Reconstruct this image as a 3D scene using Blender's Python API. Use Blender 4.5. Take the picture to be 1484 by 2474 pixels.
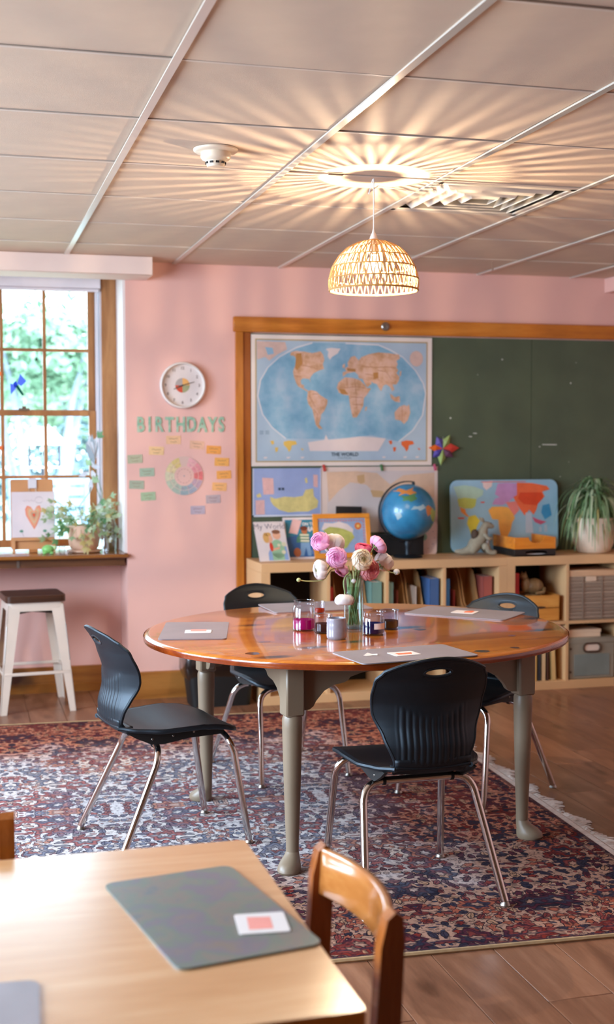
import bpy, bmesh, math, random
from math import sin, cos, pi, radians, sqrt, exp
from mathutils import Vector, Matrix, noise

S = bpy.context.scene
for o in list(bpy.data.objects):
    bpy.data.objects.remove(o, do_unlink=True)
COL = S.collection
R = random.Random(7)

# ------------------------------------------------------------------ camera
cam_d = bpy.data.cameras.new('camera'); cam = bpy.data.objects.new('camera', cam_d); COL.objects.link(cam)
YAW, PITCH, ROLL = 0.265994, 0.0547383, 0.00125
_r = Vector((cos(YAW), -sin(YAW), 0)); _f = Vector((sin(YAW)*cos(PITCH), cos(YAW)*cos(PITCH), -sin(PITCH))); _d = _f.cross(_r)
_r, _d = cos(ROLL)*_r + sin(ROLL)*_d, -sin(ROLL)*_r + cos(ROLL)*_d
m = Matrix((_r, -_d, -_f)).transposed().to_4x4(); m.translation = (0, 0, 1.477)
cam.matrix_world = m
cam_d.sensor_fit = 'VERTICAL'; cam_d.sensor_height = 36; cam_d.lens = 3078*36/2474
cam_d.clip_start = 0.05; cam_d.clip_end = 200
cam_d.dof.use_dof = True; cam_d.dof.focus_distance = 4.15; cam_d.dof.aperture_fstop = 2.8
S.camera = cam

# ------------------------------------------------------------------ view, sky, sun, window portals
S.view_settings.view_transform = 'Standard'; S.view_settings.look = 'None'
S.view_settings.exposure = 0.38; S.view_settings.gamma = 1.0; S.view_settings.use_curve_mapping = False
w = bpy.data.worlds.new('sky'); S.world = w; w.use_nodes = True
bg = w.node_tree.nodes['Background']; bg.inputs[0].default_value = (0.62, 0.80, 1.0, 1); bg.inputs[1].default_value = 7.5
sun_d = bpy.data.lights.new('sun', 'SUN'); sun_d.energy = 5.0; sun_d.angle = 0.02; sun_d.color = (1, .95, .86)
sun = bpy.data.objects.new('sun', sun_d); COL.objects.link(sun)
sun.rotation_euler = Vector((-0.35, 0.55, -0.75)).to_track_quat('-Z', 'Y').to_euler()
def portal(loc, size, direction):
    d = bpy.data.lights.new('window_portal', 'AREA'); d.shape = 'RECTANGLE'; d.size, d.size_y = size; d.cycles.is_portal = True
    o = bpy.data.objects.new('window_portal', d); COL.objects.link(o); o.location = loc
    o.rotation_euler = Vector(direction).to_track_quat('-Z', 'Y').to_euler()
portal((-0.34, 7.80, 1.66), (2.4, 1.7), (0, -1, 0))
portal((-2.36, 2.6, 1.6), (1.7, 1.6), (1, 0, 0))
portal((-2.36, 5.0, 1.6), (1.7, 1.6), (1, 0, 0))
def daylight(loc, size, direction, power):
    d = bpy.data.lights.new('window_daylight', 'AREA'); d.shape = 'RECTANGLE'; d.size, d.size_y = size; d.energy = power; d.color = (.62, .80, 1.0); d.spread = radians(130)
    o = bpy.data.objects.new('window_daylight', d); COL.objects.link(o); o.location = loc; o.rotation_euler = Vector(direction).to_track_quat('-Z', 'Y').to_euler()
daylight((-2.55, 2.6, 1.7), (1.7, 1.6), (1, .1, -.4), 95)
daylight((-2.55, 5.0, 1.7), (1.7, 1.6), (1, -.05, -.4), 95)
try:
    S.cycles.use_denoising = True
    S.cycles.max_bounces = 8; S.cycles.transparent_max_bounces = 24; S.cycles.caustics_reflective = False; S.cycles.caustics_refractive = False
    S.cycles.sample_clamp_indirect = 6
except Exception:
    pass
LAMP_POWER = 1.0   # scales the pendant's filament

# ------------------------------------------------------------------ materials
def lin(c):
    if isinstance(c, str):
        c = tuple(int(c[i:i+2], 16) for i in (0, 2, 4))
    if max(c) > 1: c = tuple(v/255 for v in c)
    return tuple((v/12.92 if v <= .04045 else ((v+.055)/1.055)**2.4) for v in c) + (1,)
MATS = {}
def nt(name):
    m = bpy.data.materials.new(name); m.use_nodes = True
    t = m.node_tree; p = t.nodes['Principled BSDF']
    return m, t, p
def N(t, typ, **kw):
    n = t.nodes.new(typ)
    for k, v in kw.items():
        setattr(n, k, v)
    return n
def L(t, a, b): t.links.new(a, b)
def ramp(t, fac, stops, interp='LINEAR'):
    n = N(t, 'ShaderNodeValToRGB'); e = n.color_ramp.elements; n.color_ramp.interpolation = interp
    while len(e) < len(stops): e.new(0.5)
    for i, (p, c) in enumerate(stops):
        e[i].position = p; e[i].color = lin(c) if not isinstance(c, float) else (c, c, c, 1)
    L(t, fac, n.inputs[0]); return n.outputs[0]
def coords(t, kind='Object', scale=(1, 1, 1), rot=(0, 0, 0)):
    tc = N(t, 'ShaderNodeTexCoord'); mp = N(t, 'ShaderNodeMapping')
    mp.inputs['Scale'].default_value = scale; mp.inputs['Rotation'].default_value = rot
    L(t, tc.outputs[kind], mp.inputs[0]); return mp.outputs[0]
def noise_tex(t, vec, scale, detail=4, rough=.55, dist=0.0):
    n = N(t, 'ShaderNodeTexNoise'); n.inputs['Scale'].default_value = scale; n.inputs['Detail'].default_value = detail
    n.inputs['Roughness'].default_value = rough; n.inputs['Distortion'].default_value = dist
    L(t, vec, n.inputs['Vector']); return n.outputs[0]
def mixc(t, fac, a, b, mode='MIX'):
    n = N(t, 'ShaderNodeMix', data_type='RGBA', blend_type=mode)
    for sock, v in ((n.inputs[0], fac), (n.inputs[6], a), (n.inputs[7], b)):
        if hasattr(v, 'is_linked'): L(t, v, sock)
        elif isinstance(v, (int, float)): sock.default_value = v
        else: sock.default_value = lin(v)
    return n.outputs[2]
def math_(t, op, a, b=None, clamp=False):
    n = N(t, 'ShaderNodeMath', operation=op); n.use_clamp = clamp
    for i, v in enumerate((a, b)):
        if v is None: continue
        if hasattr(v, 'is_linked'): L(t, v, n.inputs[i])
        else: n.inputs[i].default_value = v
    return n.outputs[0]
def bump(t, p, h, strength=.2, dist=.01):
    b = N(t, 'ShaderNodeBump'); b.inputs['Strength'].default_value = strength; b.inputs['Distance'].default_value = dist
    L(t, h, b.inputs['Height']); L(t, b.outputs[0], p.inputs['Normal'])
def M(name, c, rough=.5, metal=0.0, vary=.06, vscale=6.0, bmp=0.0, bscale=200.0, coat=0.0, spec=.5, sss=0.0, emit=None, trans=0.0):
    """plain painted / plastic / paper material with a little procedural variation"""
    if name in MATS: return MATS[name]
    m, t, p = nt(name); b = lin(c)
    v = coords(t)
    if vary:
        n = noise_tex(t, v, vscale)
        lo = tuple(x*(1-vary) for x in b[:3]) + (1,); hi = tuple(min(1, x*(1+vary)) for x in b[:3]) + (1,)
        r = N(t, 'ShaderNodeValToRGB'); r.color_ramp.elements[0].color = lo; r.color_ramp.elements[1].color = hi
        r.color_ramp.elements[0].position = .3; r.color_ramp.elements[1].position = .7
        L(t, n, r.inputs[0]); L(t, r.outputs[0], p.inputs['Base Color'])
    else: p.inputs['Base Color'].default_value = b
    p.inputs['Roughness'].default_value = rough; p.inputs['Metallic'].default_value = metal
    p.inputs['Specular IOR Level'].default_value = spec
    if coat: p.inputs['Coat Weight'].default_value = coat; p.inputs['Coat Roughness'].default_value = .08
    if sss: p.inputs['Subsurface Weight'].default_value = sss; p.inputs['Subsurface Radius'].default_value = (.01, .006, .004)
    if trans: p.inputs['Transmission Weight'].default_value = trans
    if emit: p.inputs['Emission Color'].default_value = lin(emit[0]); p.inputs['Emission Strength'].default_value = emit[1]
    if bmp: bump(t, p, noise_tex(t, v, bscale, 3), bmp, .004)
    MATS[name] = m; return m
def wood(name, cols, axis='X', scale=1.0, rough=.35, coat=0.0, knots=0.0, var=.0, bmp=.05, kplane='XY', kmix=1.0):
    m, t, p = nt(name)
    st = {'X': (.12, 1, 1), 'Y': (1, .12, 1), 'Z': (1, 1, .12)}[axis]
    v = coords(t, 'Object', tuple(s*scale for s in st))
    oi = N(t, 'ShaderNodeObjectInfo')
    va = N(t, 'ShaderNodeVectorMath', operation='ADD'); L(t, v, va.inputs[0])
    cx = N(t, 'ShaderNodeCombineXYZ')
    L(t, math_(t, 'MULTIPLY', oi.outputs['Random'], 37.0), cx.inputs[0]); L(t, math_(t, 'MULTIPLY', oi.outputs['Random'], 91.0), cx.inputs[1]); L(t, cx.outputs[0], va.inputs[1])
    vv = va.outputs[0]
    big = noise_tex(t, vv, 5, 3, .5, 1.2)
    fine = noise_tex(t, vv, 60, 4, .6, .3)
    f = math_(t, 'ADD', math_(t, 'MULTIPLY', big, .75), math_(t, 'MULTIPLY', fine, .25))
    c = ramp(t, f, [(.32, cols[0]), (.5, cols[1]), (.66, cols[2])])
    if var:
        hsv = N(t, 'ShaderNodeHueSaturation'); L(t, c, hsv.inputs['Color'])
        L(t, math_(t, 'ADD', math_(t, 'MULTIPLY', oi.outputs['Random'], 2*var), 1-var), hsv.inputs['Value']); c = hsv.outputs[0]
    if knots:
        kv = coords(t, 'Object', {'X': (.45, 1, 1), 'Y': (1, .45, 1), 'Z': (1, 1, .45)}[axis])
        if kplane == 'XZ':
            sp_ = N(t, 'ShaderNodeSeparateXYZ'); L(t, kv, sp_.inputs[0]); cb_ = N(t, 'ShaderNodeCombineXYZ'); L(t, sp_.outputs[0], cb_.inputs[0]); L(t, sp_.outputs[2], cb_.inputs[1]); kv = cb_.outputs[0]
        k2 = N(t, 'ShaderNodeVectorMath', operation='ADD'); L(t, kv, k2.inputs[0]); L(t, cx.outputs[0], k2.inputs[1]); kv = k2.outputs[0]
        vo = N(t, 'ShaderNodeTexVoronoi', voronoi_dimensions='2D'); vo.inputs['Scale'].default_value = knots; L(t, kv, vo.inputs['Vector'])
        wob = math_(t, 'ADD', vo.outputs['Distance'], math_(t, 'MULTIPLY', math_(t, 'SUBTRACT', noise_tex(t, kv, 14, 2), .5), .10))
        k = ramp(t, wob, [(.035, 1.0), (.07, .75), (.13, 0.0)])
        c = mixc(t, math_(t, 'MULTIPLY', k, kmix), c, '3a1c0c')
    L(t, c, p.inputs['Base Color']); p.inputs['Roughness'].default_value = rough
    if coat: p.inputs['Coat Weight'].default_value = coat; p.inputs['Coat Roughness'].default_value = .05
    if bmp: bump(t, p, fine, bmp, .002)
    MATS[name] = m; return m
def thin_glass(name, tint='ffffff', refl=.12, gloss_rough=.02):
    m = bpy.data.materials.new(name); m.use_nodes = True; t = m.node_tree; t.nodes.clear()
    out = N(t, 'ShaderNodeOutputMaterial'); tr = N(t, 'ShaderNodeBsdfTransparent'); gl = N(t, 'ShaderNodeBsdfGlossy')
    tr.inputs[0].default_value = lin(tint); gl.inputs['Roughness'].default_value = gloss_rough
    lw = N(t, 'ShaderNodeLayerWeight'); lw.inputs[0].default_value = .35
    f = math_(t, 'ADD', math_(t, 'MULTIPLY', lw.outputs['Facing'], .62), refl*.3, True)
    f = math_(t, 'POWER', f, 1.6, True)
    mx = N(t, 'ShaderNodeMixShader'); L(t, f, mx.inputs[0]); L(t, tr.outputs[0], mx.inputs[1]); L(t, gl.outputs[0], mx.inputs[2]); L(t, mx.outputs[0], out.inputs[0])
    MATS[name] = m; return m
def liquid(name, c, clear=.35):
    m = bpy.data.materials.new(name); m.use_nodes = True; t = m.node_tree; t.nodes.clear()
    out = N(t, 'ShaderNodeOutputMaterial'); tr = N(t, 'ShaderNodeBsdfTransparent'); df = N(t, 'ShaderNodeBsdfTranslucent'); d2 = N(t, 'ShaderNodeBsdfDiffuse'); gl = N(t, 'ShaderNodeBsdfGlossy')
    col = mixc(t, noise_tex(t, coords(t), 9.0), c, c)
    for n in (tr, df, d2): L(t, col, n.inputs[0])
    gl.inputs['Roughness'].default_value = .03
    a = N(t, 'ShaderNodeMixShader'); a.inputs[0].default_value = .4; L(t, df.outputs[0], a.inputs[1]); L(t, d2.outputs[0], a.inputs[2])
    b = N(t, 'ShaderNodeMixShader'); b.inputs[0].default_value = clear; L(t, a.outputs[0], b.inputs[1]); L(t, tr.outputs[0], b.inputs[2])
    e = N(t, 'ShaderNodeMixShader'); e.inputs[0].default_value = .05; L(t, b.outputs[0], e.inputs[1]); L(t, gl.outputs[0], e.inputs[2]); L(t, e.outputs[0], out.inputs[0])
    MATS[name] = m; return m

def leafy(name, c, thru=.4, vary=.12, vscale=20.0, rough=.5):
    """thin plant matter: diffuse, some light passing through, slight gloss"""
    m = bpy.data.materials.new(name); m.use_nodes = True; t = m.node_tree; t.nodes.clear()
    out = N(t, 'ShaderNodeOutputMaterial'); df = N(t, 'ShaderNodeBsdfDiffuse'); tl = N(t, 'ShaderNodeBsdfTranslucent'); gl = N(t, 'ShaderNodeBsdfGlossy'); gl.inputs['Roughness'].default_value = rough
    b = lin(c); r = N(t, 'ShaderNodeValToRGB'); r.color_ramp.elements[0].color = tuple(x*(1-vary) for x in b[:3])+(1,); r.color_ramp.elements[1].color = tuple(min(1, x*(1+vary)) for x in b[:3])+(1,)
    r.color_ramp.elements[0].position = .3; r.color_ramp.elements[1].position = .7; L(t, noise_tex(t, coords(t), vscale), r.inputs[0])
    L(t, r.outputs[0], df.inputs[0]); L(t, r.outputs[0], tl.inputs[0])
    a = N(t, 'ShaderNodeMixShader'); a.inputs[0].default_value = thru; L(t, df.outputs[0], a.inputs[1]); L(t, tl.outputs[0], a.inputs[2])
    f = N(t, 'ShaderNodeMixShader'); f.inputs[0].default_value = .035; L(t, a.outputs[0], f.inputs[1]); L(t, gl.outputs[0], f.inputs[2]); L(t, f.outputs[0], out.inputs[0])
    MATS[name] = m; return m
PINK = M('wall_pink', 'e4b4a7', .75, vary=.03, vscale=2.5, bmp=.08, bscale=160)
CEIL = M('ceiling_tile', 'd3bba4', .85, vary=.03, vscale=9, bmp=.25, bscale=420)
TEE = M('ceiling_tee', 'ddd3c6', .28, .35, vary=.02)
TEE2 = M('ceiling_tee_matte', 'd6c4b4', .6, vary=.02)
CASING = wood('window_wood', ('8a5a34', 'a56f43', 'b98352'), 'Z', 2, .4)
FRAMEWOOD = wood('frame_wood_x', ('a35a16', 'c0701f', 'd0832e'), 'X', 2, .4, knots=1.6, var=.1, kplane='XZ')
FRAMEWOODZ = wood('frame_wood_z', ('9c5414', 'bb6d1e', 'cb7f2c'), 'Z', 2, .4, var=.1)
FRAMEDARK = wood('frame_wood_dark', ('8a4409', '9d500d', 'ad5f16'), 'Z', 2, .45)
BASEB = wood('baseboard_wood', ('84501f', '9a6128', 'a97034'), 'X', 2, .4, knots=1.8, kplane='XZ')
SILLW = wood('sill_wood', ('7d4a22', '96602f', 'a87038'), 'X', 2, .16, coat=.4)
FLOORW = wood('floor_plank', ('6c4632', '845941', '966a50'), 'Y', 2.2, .3, knots=4.0, var=.14, bmp=.1, kmix=.5)
BIRCH = M('birch_veneer', 'd3a878', .5, vary=.05, vscale=4)
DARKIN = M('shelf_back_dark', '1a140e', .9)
ORANGEPINE = wood('table_pine', ('98490f', 'b7641a', 'cb7f2c'), 'X', 1.6, .18, coat=.7, knots=3.6, bmp=.0)
MAPLE = wood('butcher_block', ('bc8450', 'cc9764', 'd8aa7c'), 'X', 1.5, .28, coat=1.0, bmp=.0)
MAPLE.node_tree.nodes['Principled BSDF'].inputs['Coat Roughness'].default_value = .25; MAPLE.node_tree.nodes['Principled BSDF'].inputs['Coat IOR'].default_value = 1.8
CHAIRWOOD = wood('chair_wood', ('70360f', '8c4a18', 'a25c26'), 'Z', 2.2, .25, coat=.5)
TAUPE = M('table_paint', '82705b', .42, vary=.07, vscale=5, bmp=.03)
BLACKP = M('black_plastic', '0c0e12', .46, vary=.1, vscale=30, bmp=.15, bscale=900, spec=.5)
BLACKP.node_tree.nodes['Principled BSDF'].inputs['Specular Tint'].default_value = (.72, .87, 1, 1)  # blue put into the highlights to stand in for sky light
BLACKD = M('black_matte', '0d0c0b', .6)
CHROME = M('chrome', 'd8d2cc', .12, 1.0, vary=.02)
STEEL = M('steel_dull', '9a948c', .35, 1.0)
WHITE = M('white_paint', 'e6ddd4', .45, vary=.03)
WHITEP = M('white_paper', 'e4dad4', .7, vary=.03)
GREENB = M('chalkboard_green', '4b5741', .62, vary=.12, vscale=3, bmp=.1, bscale=700)
MATGREY = M('mat_grey', '8f8689', .4, vary=.10, vscale=7)
GLASS = thin_glass('clear_glass')
PANE = thin_glass('window_pane', 'f4faf8', .05)

# ------------------------------------------------------------------ mesh builder
class MB:
    def __init__(s): s.v = []; s.f = []
    def add(s, vs, fs):
        n = len(s.v); s.v += [tuple(p) for p in vs]; s.f += [tuple(i+n for i in f) for f in fs]; return s
    def box(s, x0, x1, y0, y1, z0, z1, b=0.0):
        if b <= 0:
            return s.add([(x, y, z) for z in (z0, z1) for y in (y0, y1) for x in (x0, x1)],
                         [(0, 2, 3, 1), (4, 5, 7, 6), (0, 1, 5, 4), (2, 6, 7, 3), (0, 4, 6, 2), (1, 3, 7, 5)])
        bm = bmesh.new(); bmesh.ops.create_cube(bm, size=1)
        for v in bm.verts: v.co = ((x0+x1)/2+v.co.x*(x1-x0), (y0+y1)/2+v.co.y*(y1-y0), (z0+z1)/2+v.co.z*(z1-z0))
        bmesh.ops.bevel(bm, geom=bm.edges[:], offset=b, segments=1, affect='EDGES', profile=.5)
        return s.bm(bm)
    def bm(s, bm, mat=None):
        bm.verts.index_update()
        vs = [(mat @ v.co if mat else v.co)[:] for v in bm.verts]
        s.add(vs, [[v.index for v in f.verts] for f in bm.faces]); bm.free(); return s
    def tube(s, pts, r, n=8, cap=True):
        pts = [Vector(p) for p in pts]; rs = r if isinstance(r, (list, tuple)) else [r]*len(pts)
        T = [((pts[min(i+1, len(pts)-1)]-pts[max(i-1, 0)]).normalized()) for i in range(len(pts))]
        a = Vector((0, 0, 1)) if abs(T[0].z) < .9 else Vector((1, 0, 0))
        u = T[0].cross(a).normalized(); vs = []; fs = []
        for i, p in enumerate(pts):
            u = (u - T[i]*u.dot(T[i])).normalized(); w_ = T[i].cross(u)
            for k in range(n):
                an = 2*pi*k/n; vs.append(p + (u*cos(an)+w_*sin(an))*rs[i])
        for i in range(len(pts)-1):
            for k in range(n): fs.append((i*n+k, i*n+(k+1) % n, (i+1)*n+(k+1) % n, (i+1)*n+k))
        if cap: fs.append(tuple(range(n-1, -1, -1))); fs.append(tuple(range((len(pts)-1)*n, len(pts)*n)))
        return s.add(vs, fs)
    def ribbon(s, pts, side, w_):
        """flat strip along pts, half width w_ along side"""
        side = Vector(side); vs = []
        ws = w_ if isinstance(w_, (list, tuple)) else [w_]*len(pts)
        for p, q in zip(pts, ws): vs += [Vector(p)-side*q, Vector(p)+side*q]
        return s.add(vs, [(2*i, 2*i+1, 2*i+3, 2*i+2) for i in range(len(pts)-1)])
    def lathe(s, prof, n=24, c=(0, 0, 0), sx=1, sy=1, cap0=True, cap1=True):
        vs = []; fs = []
        for r, z in prof:
            for k in range(n): vs.append((c[0]+r*sx*cos(2*pi*k/n), c[1]+r*sy*sin(2*pi*k/n), c[2]+z))
        for i in range(len(prof)-1):
            for k in range(n): fs.append((i*n+k, i*n+(k+1) % n, (i+1)*n+(k+1) % n, (i+1)*n+k))
        if cap0: fs.append(tuple(range(n-1, -1, -1)))
        if cap1: fs.append(tuple(range((len(prof)-1)*n, len(prof)*n)))
        return s.add(vs, fs)
    def prism(s, poly, d0, d1, axis='Y'):
        """polygon (a,b) extruded along axis between d0 and d1: Y -> (a,d,b), X -> (d,a,b), Z -> (a,b,d)"""
        f = {'Y': lambda a, b, d: (a, d, b), 'X': lambda a, b, d: (d, a, b), 'Z': lambda a, b, d: (a, b, d)}[axis]
        n = len(poly)
        vs = [f(a, b, d0) for a, b in poly] + [f(a, b, d1) for a, b in poly]
        return s.add(vs, [tuple(range(n)), tuple(range(2*n-1, n-1, -1))] + [(i, i+n, (i+1) % n+n, (i+1) % n) for i in range(n)])
    def flat(s, poly, y=0.0):
        return s.add([(a, y, b) for a, b in poly], [tuple(range(len(poly)))])
    def disc(s, cx, cz, r, y=0.0, n=20, rz=None):
        return s.flat([(cx+r*cos(2*pi*k/n), cz+(rz or r)*sin(2*pi*k/n)) for k in range(n)], y)
    def sphere(s, c, r, n=12, m_=8, sq=(1, 1, 1), rot=None):
        vs = []; fs = []
        for i in range(m_+1):
            th = pi*i/m_
            for k in range(n):
                p = Vector((sin(th)*cos(2*pi*k/n)*r*sq[0], sin(th)*sin(2*pi*k/n)*r*sq[1], cos(th)*r*sq[2]))
                if rot: p = rot @ p
                vs.append(Vector(c)+p)
        for i in range(m_):
            for k in range(n): fs.append((i*n+k, (i+1)*n+k, (i+1)*n+(k+1) % n, i*n+(k+1) % n))
        return s.add(vs, fs)
    def grid(s, fn, nu, nv, closed=False):
        vs = [fn(i/nu, j/nv) for j in range(nv+1) for i in range(nu+1)]
        return s.add(vs, [(j*(nu+1)+i, j*(nu+1)+i+1, (j+1)*(nu+1)+i+1, (j+1)*(nu+1)+i) for j in range(nv) for i in range(nu)])
    def text(s, txt, size, cx, cz, y=0.0, ext=0.0, align='CENTER', sx=1.0, bold=0.0, rot=0.0):
        cu = bpy.data.curves.new('lettering', 'FONT'); cu.body = txt; cu.size = size; cu.align_x = align; cu.align_y = 'CENTER'; cu.extrude = ext; cu.offset = bold; cu.resolution_u = 3
        ob = bpy.data.objects.new('lettering', cu); COL.objects.link(ob)
        me = bpy.data.meshes.new_from_object(ob.evaluated_get(bpy.context.evaluated_depsgraph_get()))
        c_, s_ = cos(rot), sin(rot)
        s.add([(cx+v.co.x*sx*c_-v.co.y*s_, y-v.co.z, cz+v.co.x*sx*s_+v.co.y*c_) for v in me.vertices], [tuple(p.vertices) for p in me.polygons])
        bpy.data.meshes.remove(me); bpy.data.objects.remove(ob); bpy.data.curves.remove(cu); return s
    def rot(s, mat, i0=0):
        s.v[i0:] = [tuple(mat @ Vector(p)) for p in s.v[i0:]]; return s
    def mesh(s, name, mat, smooth=40):
        me = bpy.data.meshes.new(name); me.from_pydata(s.v, [], s.f); me.update()
        if mat: me.materials.append(mat)
        if smooth:
            for p in me.polygons: p.use_smooth = True
            try: me.set_sharp_from_angle(angle=radians(smooth))
            except Exception: pass
        return me
    def build(s, name, mat, parent=None, smooth=40, loc=None, rz=0.0, kind=None, label=None):
        o = bpy.data.objects.new(name, s.mesh(name, mat, smooth)); COL.objects.link(o)
        if parent: o.parent = parent
        if loc: o.location = loc
        if rz: o.rotation_euler[2] = rz
        if kind: o['kind'] = kind
        if label: o['label'] = label
        return o
def inst(me, name, parent=None, loc=(0, 0, 0), rot=(0, 0, 0), scale=None):
    o = bpy.data.objects.new(name, me); COL.objects.link(o); o.location = loc; o.rotation_euler = rot
    if scale: o.scale = scale
    if parent: o.parent = parent
    return o
def thing(name, label, cat, loc=(0, 0, 0), rz=0.0, group=None, rot=None):
    o = bpy.data.objects.new(name, None); COL.objects.link(o); o.location = loc; o.rotation_euler = rot or (0, 0, rz)
    o.empty_display_size = .05; o['label'] = label; o['category'] = cat
    if group: o['group'] = group
    return o
def tag(o, label, cat, group=None, kind=None):
    o['label'] = label; o['category'] = cat
    if group: o['group'] = group
    if kind: o['kind'] = kind
    return o
def struct(o): o['kind'] = 'structure'; return o
def dup(o, loc=None, rz=None, label=None, parent=None):
    c = o.copy(); COL.objects.link(c)
    if parent: c.parent = parent
    if loc: c.location = loc
    if rz is not None: c.rotation_euler = (0, 0, rz)
    if label: c['label'] = label
    for ch in [x for x in bpy.data.objects if x.parent == o]: dup(ch, parent=c)
    return c
def bez(a, b, c, n=6):
    a, b, c = Vector(a), Vector(b), Vector(c)
    return [a*(1-t)**2 + b*2*t*(1-t) + c*t*t for t in (i/n for i in range(n+1))]
def lerp_tab(tab, x):
    if x <= tab[0][0]: return tab[0][1]
    for (a, va), (b, vb) in zip(tab, tab[1:]):
        if x <= b:
            k = (x-a)/(b-a); k = k*k*(3-2*k) if len(tab) > 2 else k
            return va+(vb-va)*((x-a)/(b-a)*.5+k*.5)
    return tab[-1][1]
def rrect(x0, x1, z0, z1, r, n=5):
    out = []
    for cx, cz, a0 in ((x1-r, z1-r, 0), (x0+r, z1-r, pi/2), (x0+r, z0+r, pi), (x1-r, z0+r, 1.5*pi)):
        out += [(cx+r*cos(a0+pi/2*k/n), cz+r*sin(a0+pi/2*k/n)) for k in range(n+1)]
    return out

# ------------------------------------------------------------------ room shell
YW, YR, ZC = 7.29, 7.65, 2.5
XL, XR, YF = -2.3, 4.7, -1.5
wb = struct(MB().box(.919, XR+.1, YW, YW+.6, -.05, 2.62).build('wall_back', PINK)); tag(wb, 'pink painted back wall behind the chalkboard', 'wall')
fl = struct(MB().box(XL, XR, YF, YR+.2, -.06, -.012).build('floor', M('floor_base', '5d3a27', .5))); tag(fl, 'brown wood plank floor', 'floor')
x = -.8; i = 0
while x < XR:
    y = 2.3 - R.random()*1.2
    while y < YR:
        y2 = min(y+1.22, YR); 
        MB().box(.001, .189, 0, y2-y-.002, -.012, 0, .0012).build('plank', FLOORW, fl, loc=(x, y, 0)); y += 1.22
    x += .19
struct(tag(MB().box(XL, -.8, YF, YR, -.012, 0).box(-.8, XR, YF, 1.1, -.012, 0).build('floor_border', FLOORW), 'brown wood flooring around the room edge', 'floor'))
# left wall with two window openings (outside the frame), right and front walls
lw_ = MB()
for y0, y1, z0, z1 in ((YF, 1.75, 0, ZC), (3.45, 4.15, 0, ZC), (5.85, YR+.3, 0, ZC), (1.75, 3.45, 0, .8), (1.75, 3.45, 2.4, ZC), (4.15, 5.85, 0, .8), (4.15, 5.85, 2.4, ZC)):
    lw_.box(XL-.2, XL, y0, y1, z0, z1)
struct(tag(lw_.build('wall_left', PINK), 'pink painted left wall with two windows', 'wall'))
struct(tag(MB().box(XR, XR+.2, YF, YW+.1, -.05, 2.62).build('wall_right', PINK), 'pink painted right wall', 'wall'))
struct(tag(MB().box(XL-.2, XR+.2, YF-.2, YF, -.05, 2.62).build('wall_front', M('wall_front_brown', '7a5a44', .7)), 'brown wall behind the viewpoint', 'wall'))  # unseen wall, coloured dark so the chair backs reflect less light
wr = MB().box(-1.6, .919, 7.63, 7.85, -.05, .80).box(-1.6, .919, 7.63, 7.85, 2.47, 2.62).box(XL-.2, -1.6, YW, 7.85, -.05, 2.62)
struct(tag(wr.build('wall_recess', PINK), 'pink painted wall of the window recess', 'wall'))
WH = M('reveal_white', 'e6dcd8', .6, vary=.02)
struct(tag(MB().box(.905, .919, YW+.003, 7.64, .845, 2.47).build('trim_1', WH), 'white painted reveal beside the window', 'trim'))
struct(tag(MB().box(-2.0, 1.043, 7.05, 7.289, 2.395, 2.499, .004).build('trim_2', M('soffit_paint', 'e9d2c6', .7, vary=.03)), 'pale boxed soffit over the window under the ceiling', 'trim'))
struct(tag(MB().box(3.924, XR, 5.0, YW-.001, 2.41, 2.499).build('trim_3', PINK), 'pink boxed soffit in the right ceiling corner', 'trim'))
bb = MB().prism([(7.263, 0), (YW, 0), (YW, .155), (7.272, .155), (7.265, .148)], .919, XR, 'X')
struct(tag(bb.build('baseboard_back', BASEB), 'knotty pine baseboard along the back wall', 'baseboard'))
bb = MB().prism([(7.598, 0), (7.63, 0), (7.63, .15), (7.61, .15), (7.605, .05), (7.595, .045)], -1.6, .919, 'X')
struct(tag(bb.build('baseboard_recess', BASEB), 'knotty pine baseboard in the window recess', 'baseboard'))
# ceiling: dark slab, lay-in tiles, tees
cl = struct(MB().box(XL, XR, YF, YR+.2, 2.60, 2.66).build('ceiling', M('plenum_dark', '2a241f', .9))); tag(cl, 'suspended ceiling of pale lay-in tiles', 'ceiling')
PX, PY = .624, .65
xs = [.575+PX*k for k in range(-4, 7)]; ys = [4.735+PY*k for k in range(-9, 5)]
ex = [XL]+xs+[XR]; ey = [YF]+ys+[YW+.02]
TRND = random.Random(3)
tile_mesh = MB().box(.006, PX-.006, .006, PY-.006, .0, .014, .003).mesh('tile', CEIL)
for a, b in zip(ex, ex[1:]):
    for c, d in zip(ey, ey[1:]):
        if abs(a-1.823) < .01 and abs(c-4.735) < .01: continue
        z = ZC + TRND.uniform(0, .003)
        if abs(b-a-PX) < .01 and abs(d-c-PY) < .01: o = inst(tile_mesh, 'tile', cl, (a, c, z))
        else: o = MB().box(.006, b-a-.006, .006, d-c-.006, 0, .014, .003).build('tile', CEIL, cl, loc=(a, c, z))
        o.rotation_euler = (TRND.uniform(-.002, .002), TRND.uniform(-.002, .002), 0)
for a in xs: MB().prism([(-.0125, -.006), (.0125, -.006), (.0125, 0), (.002, .001), (.002, .04), (-.002, .04), (-.002, .001), (-.0125, 0)], YF, YW, 'Y').build('tee', TEE, cl, loc=(a, 0, ZC-.001), smooth=0)
for d in ys: MB().prism([(-.006, -.0015), (.006, -.0015), (.006, .001), (.002, .002), (.002, .04), (-.002, .04), (-.002, .002), (-.006, .001)], XL, XR, 'X').build('tee', TEE2, cl, loc=(0, d, ZC-.001), smooth=0)
MB().box(1.372, 1.428, 4.705, 4.722, 2.4925, 2.4955).build('gap', M('gap_shade', '2c2116', .9), cl, smooth=0)  # solid dark plate painted as the shade inside an open slot
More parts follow.
